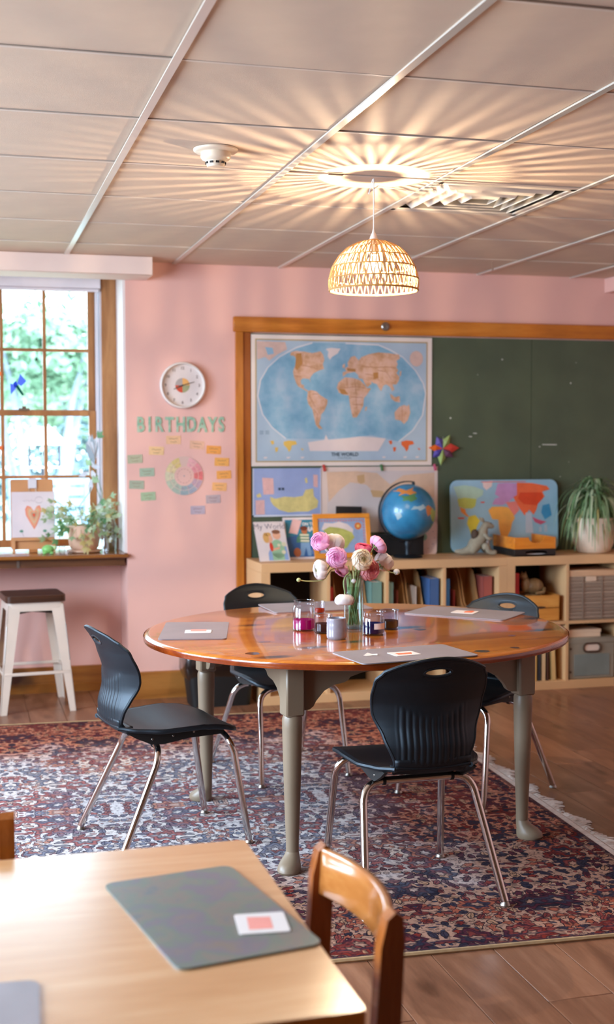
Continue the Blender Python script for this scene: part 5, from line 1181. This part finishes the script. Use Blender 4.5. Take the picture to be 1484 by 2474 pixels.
for rr in (.040, .072):
    for k in range(14):
        a = 2*pi*(k+.3)/14; c_, s_ = cos(a), sin(a); l = .006
        if rr == .072 and abs(a-pi/2) < .3: continue
        MB().flat([(rr*c_-l*s_-.001*c_, rr*s_+l*c_-.001*s_), (rr*c_+l*s_-.001*c_, rr*s_-l*c_-.001*s_), (rr*c_+l*s_+.0015*c_, rr*s_-l*c_+.0015*s_), (rr*c_-l*s_+.0015*c_, rr*s_+l*c_+.0015*s_)], -.0031).build('writing', M('ink_brown', 'b07a74', .8), bc, smooth=0)
MB().disc(0, 0, .004, -.0032, 10).build('pin', PTEXT, bc, smooth=0)
cards_ = [(1.189, 1.491, 'e6b88c', 0, 'straight above the wheel'), (1.326, 1.462, 'e3b394', -4, 'upper right of the wheel under the letters D and A'), (1.424, 1.433, 'ea9f4e', -3, 'deep orange, upper right of the wheel'), (1.472, 1.363, 'ecab58', -2, 'orange, second from the top on the right side'), (1.484, 1.288, 'eda552', 2, 'orange, level with the wheel centre at the right edge'), (1.457, 1.219, 'ecb070', -3, 'peach orange, lowest of the orange cards at the right'), (1.420, 1.147, 'b4a2a4', 2, 'lilac grey, to the lower right of the wheel'), (1.329, 1.085, 'b3a4b0', 1, 'lilac grey, lowest of all under the wheel'),
          (1.090, 1.429, 'e8c08c', -2, 'pale yellow, upper left of the wheel'), (.967, 1.382, 'b3b394', 3, 'olive green, highest at the far left'), (1.035, 1.306, 'a3b59c', 2, 'sage green, left of the wheel beside its centre'), (.975, 1.235, '9ea893', -2, 'grey green, lower at the far left'), (1.041, 1.168, 'a3b894', 3, 'green, lowest at the left of the wheel')]
for x_, z_, col, an, lab in cards_:
    t = thing('name_card', 'small wall card, '+lab, 'card', (x_, YW-.0005, z_), 0, 'name cards around the birthday wheel', rot=(0, radians(-an), 0))
    MB().box(-.0425, .0425, -.0015, 0, -.024, .024).build('sheet', M('namecard_'+col, col, .8, vary=.08, vscale=40), t, smooth=0)
    mb = MB(); q = random.Random(int(x_*1000))
    for zz, l, hgt in ((.007, .026, .0055), (-.011, .018, .004)):
        pts = [(-l+2*l*k/14, -.0018, zz+hgt*q.uniform(-.7, .7)) for k in range(15)]; mb.ribbon(pts, (0, 0, 1), .0011)
    mb.build('writing', M('ink_dark', '8a6a52', .8), t, smooth=0)

# ------------------------------------------------------------------ pendant lamp
LX, LY, LZ = 1.562, 4.745, 2.066
lp = thing('pendant_lamp', 'woven raffia dome pendant lamp lit over the round table', 'lamp', (LX, LY, LZ))
RAF = M('raffia', 'b98a50', .7, vary=.15, vscale=60)
dome = [(.0, .172), (.022, .175), (.045, .174), (.09, .161), (.13, .136), (.162, .104), (.186, .054), (.192, .030)]
def dr(z): return lerp_tab(dome, z)
LV = [0, .042, .088, .128, .160, .184]
for z in LV: MB().tube([(dr(z)*cos(2*pi*k/64), dr(z)*sin(2*pi*k/64), z) for k in range(65)], (.0042 if z == 0 else .0028 if z < .15 else .0016), 6, False).build('hoop', RAF, lp)
CNT = [40, 40, 38, 36, 34]; PHS = [0, .4, .2, .7, .1]
q = random.Random(8); wv = MB()
for b in range(5):
    z0, z1, n = LV[b], LV[b+1], CNT[b]
    for k in range(n):
        a = 2*pi*(k+PHS[b])/n; h = pi/n
        for s_ in (-1, 1):
            w0, w1 = ((.86, .16), (.80, .18), (.50, .22), (.48, .22), (.46, .24))[b]
            a0 = a+s_*h*w0+q.uniform(-.010, .010); a1 = a+s_*h*w1+q.uniform(-.010, .010)
            P0 = Vector((dr(z0)*cos(a0), dr(z0)*sin(a0), z0)); zm = (z0+z1)/2; am = (a0+a1)/2
            wv.tube([P0, (dr(zm)*cos(am), dr(zm)*sin(am), zm), (dr(z1)*cos(a1), dr(z1)*sin(a1), z1)], (.0024, .0025, .0027, .0027, .0023)[b], 5, False)
wv.build('weave', RAF, lp, kind='stuff')
MB().lathe([(.0, .186), (.022, .190), (.022, .194), (.012, .198), (.0, .197)], 32, cap0=False, cap1=False).build('cap', RAF, lp)
MB().lathe([(.0, .135), (.016, .135), (.018, .15), (.018, .19), (.014, .205), (.006, .222), (.003, .235)], 20, cap0=False, cap1=False).build('socket', WHITE, lp)
MB().tube([(0, 0, .23), (.0005, 0, .33), (0, 0, ZC-LZ-.006)], .0026, 8).build('cord', WHITE, lp)
MB().tube([(-.004, 0, ZC-LZ-.008), (-.010, .03, ZC-LZ-.06), (-.002, .06, ZC-LZ-.05), (.05, .10, ZC-LZ-.012), (.12, .14, ZC-LZ-.009), (.26, .20, ZC-LZ-.009)], .0022, 6).build('cord', WHITE, lp)
bm_ = bpy.data.materials.new('bulb_glass'); bm_.use_nodes = True; t = bm_.node_tree; t.nodes.clear()
o_ = N(t, 'ShaderNodeOutputMaterial'); tr = N(t, 'ShaderNodeBsdfTransparent'); em = N(t, 'ShaderNodeEmission'); ad = N(t, 'ShaderNodeAddShader'); em.inputs[0].default_value = (1, .88, .7, 1); em.inputs[1].default_value = 1.6
L(t, tr.outputs[0], ad.inputs[0]); L(t, em.outputs[0], ad.inputs[1]); L(t, ad.outputs[0], o_.inputs[0])
MB().lathe([(.0, .062), (.016, .066), (.027, .080), (.030, .094), (.026, .112), (.017, .128), (.014, .136)], 24, cap0=False, cap1=False).build('bulb', bm_, lp)
fm_ = bpy.data.materials.new('filament_glow'); fm_.use_nodes = True; t = fm_.node_tree; p = t.nodes['Principled BSDF']
p.inputs['Base Color'].default_value = (0, 0, 0, 1); p.inputs['Emission Color'].default_value = (1, .78, .53, 1); p.inputs['Emission Strength'].default_value = 42000*LAMP_POWER
MB().sphere((0, 0, .096), .005, 10, 8, (1, 1, 1.3)).build('filament', fm_, lp)

# ------------------------------------------------------------------ smoke detector, air vent, ceiling hook
sd = thing('smoke_detector', 'round cream smoke detector on the ceiling', 'smoke detector', (.880, 4.438, ZC-.001))
CREAM = M('detector_cream', 'e0cdb4', .4)
MB().lathe([(.0, 0), (.078, 0), (.078, -.006), (.070, -.012), (.0, -.012)], 40, cap0=False, cap1=False).build('base_plate', CREAM, sd)
MB().lathe([(.052, -.012), (.053, -.028), (.048, -.036), (.036, -.042), (.033, -.052), (.030, -.062), (.0, -.064)], 40, cap0=False, cap1=False).build('body', CREAM, sd)
for k in range(10):
    a = 2*pi*k/10; o = MB().box(.0325, .0365, -.006, .006, -.052, -.0455).rot(Matrix.Rotation(a+.3, 4, 'Z')).build('slot', BLACKD, sd, smooth=0)
vn = thing('air_vent', 'square ceiling air vent with nested white louvres', 'vent', (2.135, 5.06, ZC))
def sq_ring(mb, a0, z0, a1, z1, th=.003):
    """sloped square louvre from half-size a0 at z0 to a1 at z1"""
    for k in range(4):
        i0 = len(mb.v); mb.add([(-a0, -a0, z0), (a0, -a0, z0), (a1, -a1, z1), (-a1, -a1, z1), (-a0, -a0+th*.3, z0+th), (a0, -a0+th*.3, z0+th), (a1, -a1+th*.3, z1+th), (-a1, -a1+th*.3, z1+th)], [(0, 1, 2, 3), (7, 6, 5, 4), (0, 4, 5, 1), (3, 2, 6, 7)])
        mb.rot(Matrix.Rotation(pi/2*k, 4, 'Z'), i0)
    return mb
VW = M('vent_white', 'd6c9ba', .35)
mb = MB()
for k in range(4):
    i0 = len(mb.v); mb.box(-.306, .306, -.318, -.275, -.004, .002); mb.rot(Matrix.Rotation(pi/2*k, 4, 'Z'), i0)
mb.build('frame', VW, vn)
for a0 in (.235, .180, .125, .070): sq_ring(MB(), a0-.012, -.010, a0+.020, .030).build('louvre', VW, vn, smooth=0)
MB().box(-.04, .04, -.04, .04, .008, .012).build('centre_plate', VW, vn)
for k in range(4): MB().box(-.3, .3, -.302, -.298, .004, .09).rot(Matrix.Rotation(pi/2*k, 4, 'Z')).build('duct_wall', M('duct_dark', '1e1a16', .8), vn, smooth=0)
MB().box(-.3, .3, -.3, .3, .085, .09).build('duct_top', M('duct_dark', '1e1a16'), vn, smooth=0)
hk2 = MB().tube([(0, 0, 0), (0, 0, -.03), (.004, 0, -.045), (-.004, 0, -.05)], .003, 6).build('ceiling_hook', M('hook_brown', '8a6a54', .5), None, loc=(2.93, 6.75, ZC-.003))
tag(hk2, 'small brown hook hanging from a ceiling seam near the back wall', 'hook')

# ------------------------------------------------------------------ stool, waste bin
st = thing('metal_stool', 'cream metal stool with a dark wooden seat by the window counter', 'stool', (.378, 7.235, 0), radians(5))
SM = M('stool_cream', 'd9cabb', .4, vary=.04)
SH = .640
MB().prism(rrect(-.163, .163, -.163, .163, .03), SH-.036, SH, 'Z').build('seat', wood('stool_seat', ('2e1a10', '43281a', '553423'), 'X', 3, .35), st)
MB().prism(rrect(-.152, .152, -.152, .152, .025), SH-.085, SH-.037, 'Z').build('seat_frame', SM, st)
for sx in (-1, 1):
    for sy in (-1, 1):
        i = MB(); P = lambda u, v, z, k: (sx*(.150+k*.055-u), sy*(.150+k*.055-v), z)
        # tapered angle-section leg: two plates meeting at the outer corner
        w0, w1, th = .068, .034, .004
        for (du, dv) in ((1, 0), (0, 1)):
            a = [P(0, 0, SH-.05, 0), P(w0*du+th*(1-du), w0*dv+th*(1-dv), SH-.05, 0)]
            vs = []
            for z, k, w_ in ((SH-.05, 0, w0), (0.0, 1, w1)):
                vs += [P(0, 0, z, k), P(w_*du, w_*dv, z, k), P(w_*du+th*dv, w_*dv+th*du, z, k), P(th*dv, th*du, z, k)]
            i.add(vs, [(0, 1, 5, 4), (1, 2, 6, 5), (2, 3, 7, 6), (3, 0, 4, 7), (0, 3, 2, 1), (4, 5, 6, 7)])
        lg = i.build('leg', SM, st, smooth=0)
        MB().tube([P(.004, .004, SH-.16, .24), P(.004, .004, SH-.36, .57)], .003, 6).build('groove', STEEL, lg)
for k in range(4):
    z = .215; e = .150+.055*.66; MB().box(-e+.01, e-.01, -e, -e+.018, z-.008, z+.008, .002).rot(Matrix.Rotation(pi/2*k, 4, 'Z')).build('foot_rail', SM, st)
for a in (1, -1): MB().tube([(-.13, -.13*a, SH-.10), (.13, .13*a, SH-.10)], .007, 8).build('cross_brace', BLACKD, st)

wbk = thing('waste_bin', 'black waste bin with a crumpled clear bag behind the round table', 'bin', (1.395, 7.04, 0))
def rc(w_, d, z): return [(x_, y_, z) for x_, y_ in rrect(-w_, w_, -d, d, .03, 4)]
lay = [rc(.165, .105, .0), rc(.195, .125, .27), rc(.188, .118, .27), rc(.160, .10, .01)]
n = len(lay[0]); vs = [p_ for l in lay for p_ in l]
MB().add(vs, [(i*n+k, i*n+(k+1) % n, (i+1)*n+(k+1) % n, (i+1)*n+k) for i in range(3) for k in range(n)]+[tuple(range(n-1, -1, -1)), tuple(range(3*n, 4*n))]).build('body', BLACKD, wbk)
q = random.Random(2); lay = []
for z, g in ((.16, .004), (.20, .016), (.25, .020), (.285, .012), (.275, -.006)):
    lay += [(x_*(1+g/.18)+q.uniform(-.006, .006), y_*(1+g/.12)+q.uniform(-.006, .006), z+q.uniform(-.014, .014)) for x_, y_, _ in rc(.185, .117, 0)]
MB().add(lay, [(i*n+k, i*n+(k+1) % n, (i+1)*n+(k+1) % n, (i+1)*n+k) for i in range(4) for k in range(n)]).build('bag', thin_glass('bag_plastic', 'cfc8c0', .6, .2), wbk, smooth=80)

# ------------------------------------------------------------------ window counter things
SZ = .8425
es = thing('clipboard_easel', 'small wooden clipboard easel holding a heart drawing on the window counter', 'easel', (.402, 7.47, SZ), 0, None, rot=(radians(-5), 0, 0))
EW = M('easel_wood', 'c98f5e', .5, vary=.08)
MB().prism(rrect(-.125, .118, .02, .425, .012), 0, .006, 'Y').build('board', EW, es)
MB().box(-.128, .122, -.022, 0, .070, .088, .002).build('ledge', EW, es)
for px in (-.118, .106): MB().box(px, px+.016, -.020, .014, 0, .075, .001).build('foot', EW, es)
MB().box(-.025, .025, .002, .03, .002, .075, .001).build('prop', M('easel_dark', 'b0713c', .5), es)
MB().box(-.024, .024, -.010, -.001, .372, .425, .002).box(-.020, .020, -.010, .012, .42, .428).build('clip', M('clip_white', 'd9d6da', .35), es)
MB().tube([(-.018, -.006, .37), (-.022, -.008, .345), (.022, -.008, .345), (.018, -.006, .37)], .0015, 6).build('clip_wire', STEEL, es)
dw = thing('heart_drawing', 'white sheet with a child drawn heart clipped to the little easel', 'drawing', (.402, 7.468, SZ+.09), 0, None, rot=(radians(-5), 0, 0))
MB().box(-.120, .124, -.0022, -.001, 0, .262).build('sheet', M('draw_paper', 'ddd0d2', .7), dw, smooth=0)
hp = [(0, -.082), (-.022, -.045), (-.046, .0), (-.05, .035), (-.038, .055), (-.018, .048), (0, .022), (.016, .05), (.032, .056), (.042, .035), (.034, -.01), (.016, -.055)]
for k, (s_, col) in enumerate(((1, 'e07f62'), (.88, 'dd9a78'), (.62, 'c8b08c'), (.45, 'e0916c'), (.30, '97a58a'), (.2, 'd8502f'))):
    MB().flat([(.006+a*s_, .128+b*s_) for a, b in hp], -.0028-.0002*k).build('heart_print', M('heart_'+col, col, .7), dw, smooth=0)
mb = MB(); q = random.Random(9)
for k in range(5): mb.ribbon([(-.055+.014*k+.004*j, -.003, .212+q.uniform(-.007, .007)) for j in range(4)], (0, 0, 1), .0009)
mb.ribbon([(.035+.022*cos(a), -.003, .215+.018*sin(a)) for a in [2*pi*j/14 for j in range(15)]], (0, 0, 1), .001)
for cx_ in (-.062, .068): mb.ribbon([(cx_, -.003, .03), (cx_+.008, -.003, .004)], (1, 0, 0), .001)
mb.build('pencil_lines', M('pencil', '9a8a94', .8), dw, smooth=0, kind='stuff')
pr_(dw, 'flower_print', [blob(-.066, .036, .011, .008), blob(.066, .036, .011, .008)], M('draw_green', '5f8f78', .7), -.003)
tu = thing('toy_turtle', 'small green toy turtle on the window counter before the easel', 'toy', (.478, 7.365, SZ))
TG = M('turtle_green', '7fc06c', .35, vary=.1)
MB().sphere((0, 0, .028), .036, 16, 10, (1, .85, .72)).build('shell', TG, tu); MB().sphere((.038, -.006, .036), .012, 10, 8).build('head', M('turtle_pale', 'b9d79a', .4), tu)
for a in (45, 135, 225, 315): MB().sphere((.028*cos(radians(a)), .024*sin(radians(a)), .008), .010, 8, 6, (1.2, 1, .8)).build('foot', TG, tu)
ls = thing('laminated_sheet', 'shiny laminated sheet lying flat at the left of the window counter', 'sheet', (.27, 7.365, SZ))
MB().box(-.30, .10, -.06, .06, .0, .0015).build('sheet', M('laminate', 'c3c6d4', .08, coat=.8, vary=.2, vscale=30), ls)
mb = MB(); q = random.Random(3)
for k in range(6): mb.ribbon([(-.16+.05*k+.008*j, 0, .0017+0*j) for j in range(4)], (0, 1, 0), .002); mb.v[-8:] = [(a, b+q.uniform(-.02, .02), c) for a, b, c in mb.v[-8:]]
mb.build('print', PTEXT, ls, smooth=0)
CG = thin_glass('crystal', 'f0f4f8', 1.0)
for x_, y_, r, h, lab in ((.555, 7.345, .020, .05, 'little faceted glass votive beside the toy turtle'), (.598, 7.36, .016, .035, 'small glass bead cup left of the ivy pot')):
    o = MB().lathe([(r*.7, 0), (r, h*.3), (r*.9, h*.7), (r, h)], 8, cap1=False).build('glass_votive', CG, None, loc=(x_, y_, SZ), smooth=10); tag(o, lab, 'glass', 'glass votives on the window counter')
pt = thing('ivy_pot', 'trailing pale green ivy in a pinkish clay pot on the window counter', 'plant', (.690, 7.455, SZ))
CLAY = M('pot_clay', 'd3ab90', .6, vary=.06, vscale=8)
MB().lathe([(.0, 0), (.088, 0), (.098, .006), (.098, .014), (.084, .016), (.0, .016)], 36, cap0=False, cap1=False).build('saucer', CLAY, pt)
MB().lathe([(.070, .016), (.084, .03), (.092, .09), (.093, .14), (.095, .155), (.088, .157), (.085, .14)], 36, cap1=False).build('pot', CLAY, pt)
MB().lathe([(.0, .138), (.086, .14)], 20, cap0=False, cap1=False).build('soil', MATS['soil'], pt)
IVY = [leafy('ivy_pale', 'c4d2ac', .5), leafy('ivy_mid', 'a3c094', .5), leafy('ivy_dark', '5f8d5c', .4), leafy('ivy_yellow', 'd0c282', .5), leafy('ivy_white', 'e6ece6', .5)]
def leaf_mesh(mi, nm):
    o = [(0, 0), (.35, .42), (.75, .52), (.62, .22), (1.15, .0), (.62, -.22), (.75, -.52), (.35, -.42)]
    vs = [(0.4, 0, .10)]+[(a, b, .06*abs(b)*-1.5+(0.02 if i % 2 else 0)-.12*max(0, a-.6)) for i, (a, b) in enumerate(o)]
    return MB().add(vs, [(0, i+1, (i+1) % 8+1) for i in range(8)]).mesh(nm, IVY[mi], 60)
LMS = [leaf_mesh(i, 'leaf') for i in range(5)]
q = random.Random(17)
def ivy_leaf(p, d, s_, mi): 
    X_ = Vector(d).normalized(); Z_ = Vector((q.uniform(-.5, .3), -1, q.uniform(.1, .8))); Z_ = (Z_-X_*Z_.dot(X_)).normalized(); Y_ = Z_.cross(X_)
    inst(LMS[mi], 'leaf', pt, p, Matrix((X_, Y_, Z_)).transposed().to_euler(), (s_, s_, s_))
for k in range(56):
    a = q.uniform(pi*.85, 2.2*pi); r0 = q.uniform(.02, .07); out = q.uniform(.05, .14); h = q.uniform(.02, .16); dr_ = q.uniform(-.05, .14)
    p0 = Vector((cos(a)*r0, sin(a)*r0*.8, .14)); p1 = p0+Vector((cos(a)*out*.6, sin(a)*out*.4, h)); p2 = p0+Vector((cos(a)*out*1.3, sin(a)*out*.65, h-dr_))
    if p2.x > .19: p2.x = .19
    if p2.z < .075: p2.z = .075
    if Vector((p2.x, p2.y)).length < .115 and p2.z < .16: p2.y -= .06
    pts = bez(p0, p1, p2, 6); MB().tube(pts, .0014, 5).build('vine', IVY[1], pt)
    for j in (3, 5, 6):
        if q.random() < .85: ivy_leaf(pts[j]+Vector((0, q.uniform(-.01, .0), 0)), (cos(a+q.uniform(-.9, .9)), -abs(sin(a))*.6-.2, q.uniform(-.5, .35)), q.uniform(.028, .050), q.choice((0, 0, 4, 1, 1, 2, 3)))
for pts, mis in (([(-.05, -.05, .15), (-.12, -.07, .22), (-.18, -.075, .21)], 1), ([(-.05, -.06, .14), (-.11, -.09, .17), (-.155, -.095, .08)], 2), ([(-.02, -.08, .15), (-.04, -.112, .10), (.0, -.112, .04)], 3), ([(.03, -.08, .15), (.05, -.11, .1), (-.0, -.112, .045)], 3)):
    pp_ = bez(*pts, 6); MB().tube(pp_, .0014, 5).build('vine', IVY[1], pt)
    for j in (2, 4, 6): ivy_leaf(pp_[j], (pts[2][0]-pts[0][0], -.05, pts[2][2]-pts[0][2]), .045, mis)
# tall stems with the big pale striped leaf
for pts in ([(.03, .02, .14), (.10, .02, .30), (.055, .03, .44), (.045, .03, .56)], [(.09, .02, .16), (.11, .03, .34), (.07, .03, .48), (.06, .03, .62)], [(.0, .0, .14), (-.03, .0, .26), (.03, .01, .34), (.055, .03, .40)]):
    MB().tube([p_ for s_ in range(len(pts)-1) for p_ in [Vector(pts[s_]).lerp(Vector(pts[s_+1]), i/4) for i in range(4)]]+[Vector(pts[-1])], .0022, 6).build('stem', IVY[2], pt)
WL = M('leaf_silver', 'dfe6ee', .35, vary=.12, vscale=50); WL2 = M('leaf_greyblue', '9fb2bd', .4)
for k in range(8):
    b = Vector((.035+.004*k, .02-.003*k, .50+.012*(k % 3))); ang = radians(62+k*7); l = .17-.012*abs(k-4); d = Vector((cos(ang), -.06+.02*(k % 2), sin(ang)))
    MB().ribbon([b, b+d*l*.35, b+d*l*.75, b+d*l], (sin(ang), 0, -cos(ang)), [.004, .016, .013, .001]).build('leaf', (WL, WL2)[k % 3 == 1], pt, smooth=80)
for b, d, l in (((.05, .02, .50), (.7, 0, -.15), .07), ((.03, .02, .46), (-.8, 0, -.3), .07), ((.045, .02, .42), (-.1, 0, -1), .08), ((.05, .02, .47), (.3, -.1, -.8), .06)):
    b = Vector(b); d = Vector(d); MB().ribbon([b, b+d*l*.5, b+d*l], d.cross(Vector((0, 1, 0))).normalized(), [.006, .016, .001]).build('leaf', WL, pt, smooth=80)
for b, mi in (((.02, .015, .50), 1), ((.085, .015, .66), 2), ((.055, .015, .40), 1)): ivy_leaf(Vector(b), (.4, -.3, .6), .05, mi)
gj = thing('tall_glass_jar', 'clear tall glass jar at the right end of the window counter', 'jar', (.843, 7.49, SZ))
MB().lathe([(.036, 0), (.040, .006), (.040, .15), (.030, .175), (.030, .20)], 28, cap1=False).build('body', thin_glass('jar_green_glass', 'dde6de', .8), gj)
MB().lathe([(.030, .198), (.033, .2), (.033, .207), (.030, .208)], 24, cap0=False, cap1=False).build('rim', CG, gj)
gv = thing('bud_vase', 'slim clear glass bud vase in front of the tall jar', 'vase', (.80, 7.37, SZ))
MB().lathe([(.018, 0), (.020, .01), (.020, .07), (.008, .10), (.008, .16), (.011, .17)], 20, cap1=False).build('body', CG, gv)

# paper sun catchers on the panes
KITE = lambda nm, c: M(nm, c, .6)
sc_ = thing('paper_bird', 'folded blue and green kite paper bird stuck on the window pane', 'suncatcher', (.335, 7.636, 1.800))
KP1 = liquid('kite_lilac', '4a55b0', .25); KP2 = liquid('kite_blue', '1f2f90', .1); KP3 = liquid('kite_green', '08382f', .02)
MB().add([(-.005, -.002, .02), (.012, -.002, .078), (.048, -.002, .035), (.018, -.002, .005)], [(0, 1, 2, 3)]).build('wing', KP1, sc_, smooth=0)
MB().add([(-.02, -.003, .015), (-.045, -.003, .02), (-.042, -.003, -.045), (-.01, -.003, -.005)], [(0, 1, 2, 3)]).build('wing', KP1, sc_, smooth=0)
MB().add([(-.028, -.004, .022), (-.012, -.004, .036), (.0, -.004, .01), (-.02, -.004, -.004)], [(0, 1, 2, 3)]).build('body', KP2, sc_, smooth=0)
MB().add([(-.016, -.005, .004), (.0, -.005, .012), (.034, -.005, -.046), (.022, -.005, -.050)], [(0, 1, 2, 3)]).build('tail', KP3, sc_, smooth=0)
for z_, lab in ((1.875, 'orange kite paper scrap on the window near the top left edge'), (1.445, 'orange kite paper scrap on the lower window at the left edge')):
    o = MB().add([(-.02, 0, -.012), (.012, 0, -.010), (.016, 0, .010), (-.01, 0, .016)], [(0, 1, 2, 3)]).build('kite_scrap', M('kite_orange', 'f07a3c', .6), None, loc=(.228, 7.636 if z_ > 1.6 else 7.630, z_), smooth=0); tag(o, lab, 'suncatcher')

# ------------------------------------------------------------------ foreground table and wooden chairs
FTZ = .62
ft = thing('childrens_table', 'low varnished butcher block table in the foreground', 'table', (.021, 2.22, 0))
HX, HY = .560, .430
MB().prism(rrect(-HX, HX, -HY, HY, .012), FTZ-.030, FTZ, 'Z').build('tabletop', MAPLE, ft, smooth=30)
FTS = wood('table_side', ('b5701f', 'cf8a2f', 'dda04a'), 'X', 2, .3, coat=.4)
MB().prism(rrect(-HX-.0012, HX+.0012, -HY-.0012, HY+.0012, .013), FTZ-.0265, FTZ-.003, 'Z').build('edge_band', FTS, ft, smooth=30)
for sy in (-1, 1): MB().box(-HX+.06, HX-.06, sy*(HY-.06)-.01, sy*(HY-.06)+.01, FTZ-.10, FTZ-.031).build('apron', FTS, ft)
for sx in (-1, 1):
    MB().box(sx*(HX-.06)-.01, sx*(HX-.06)+.01, -HY+.06, HY-.06, FTZ-.10, FTZ-.031).build('apron', FTS, ft)
    for sy in (-1, 1): MB().box(sx*(HX-.055)-.028, sx*(HX-.055)+.028, sy*(HY-.055)-.028, sy*(HY-.055)+.028, 0, FTZ-.031, .004).build('leg', FTS, ft)
WORN = nt('mat_worn'); t, p = WORN[1], WORN[2]
c1_ = ramp(t, noise_tex(t, coords(t), 9, 4, .6), [(.32, '5a6a70'), (.42, '777069'), (.5, '66736a'), (.58, '6c6874'), (.68, '776e67')]); L(t, c1_, p.inputs['Base Color']); p.inputs['Roughness'].default_value = .35
placemat(.421, 2.245, FTZ, radians(-80.4), .445, .262, 'paint stained grey placemat near the corner of the foreground table', WORN[0], 'placemats on the foreground table', .022)
placemat(-.120, 1.905, FTZ, radians(-3), .445, .270, 'grey placemat cut by the lower left of the frame on the foreground table', MATGREY, 'placemats on the foreground table', .022)
card(.505, 2.162, FTZ+.0042, radians(-6), .090, .094, 'white card with pale pink print on the foreground placemat', [(-.026, -.03), (.017, -.03), (.018, .026), (-.024, .03)], PKPRINT, 'white picture cards on the foreground table')
def wood_chair(x, y, ang, lab):
    t = thing('wooden_chair', lab, 'chair', (x, y, 0), ang, 'wooden chairs at the foreground table')
    PXH, PYB, PH_ = .190, -.165, .685
    for sx in (-1, 1):
        pr2 = [(-.022, 0), (.022, 0), (.024, .34), (.020, PH_-.06), (.012, PH_-.012), (-.002, PH_), (-.016, PH_-.01), (-.022, PH_-.05), (-.024, .34)]
        pts = [(PYB+a-.018*max(0, (b-.34)/.34)**1.3-.0*b, b) for a, b in pr2]
        MB().prism(pts, sx*PXH-.016, sx*PXH+.016, 'X').build('back_post', CHAIRWOOD, t, smooth=20)
        MB().box(sx*PXH-.018, sx*PXH+.018, .15, .186, 0, .345, .004).build('front_leg', CHAIRWOOD, t)
        MB().box(sx*PXH-.010, sx*PXH+.010, PYB+.02, .155, .285, .335).build('side_rail', CHAIRWOOD, t)
        MB().box(sx*PXH-.008, sx*PXH+.008, PYB+.02, .155, .12, .145).build('stretcher', CHAIRWOOD, t)
    def rp(u, v):
        x_ = (u*2-1)*(PXH-.012); z = PH_-.098+v*.092; return (x_, PYB-.018-.034*(1-(2*u-1)**2)+.006-.006*v, z)
    o = MB().grid(rp, 20, 3).build('top_rail', wood('rail_wood', ('9c5a24', 'b47036', 'c48648'), 'X', 2, .22, coat=1.0) if 'rail_wood' not in MATS else MATS['rail_wood'], t); so = o.modifiers.new('solid', 'SOLIDIFY'); so.thickness = .018; so.offset = 0
    bv = o.modifiers.new('bev', 'BEVEL'); bv.width = .004; bv.segments = 2
    MB().box(-PXH+.012, PXH-.012, PYB-.010, PYB+.010, .285, .335).build('back_rail', CHAIRWOOD, t)
    MB().box(-PXH+.012, PXH-.012, .155, .178, .285, .335).build('front_rail', CHAIRWOOD, t)
    MB().prism(rrect(-PXH-.02, PXH+.02, PYB+.026, .20, .02), .345, .365, 'Z').build('seat', MATS['rail_wood'], t)
    return t
wood_chair(.505, 2.192, radians(92), 'orange brown wooden chair tucked in at the right side of the foreground table')
wood_chair(-.105, 2.585, radians(180), 'wooden chair behind the foreground table, only its post at the left edge showing')
bpy.context.view_layer.update()
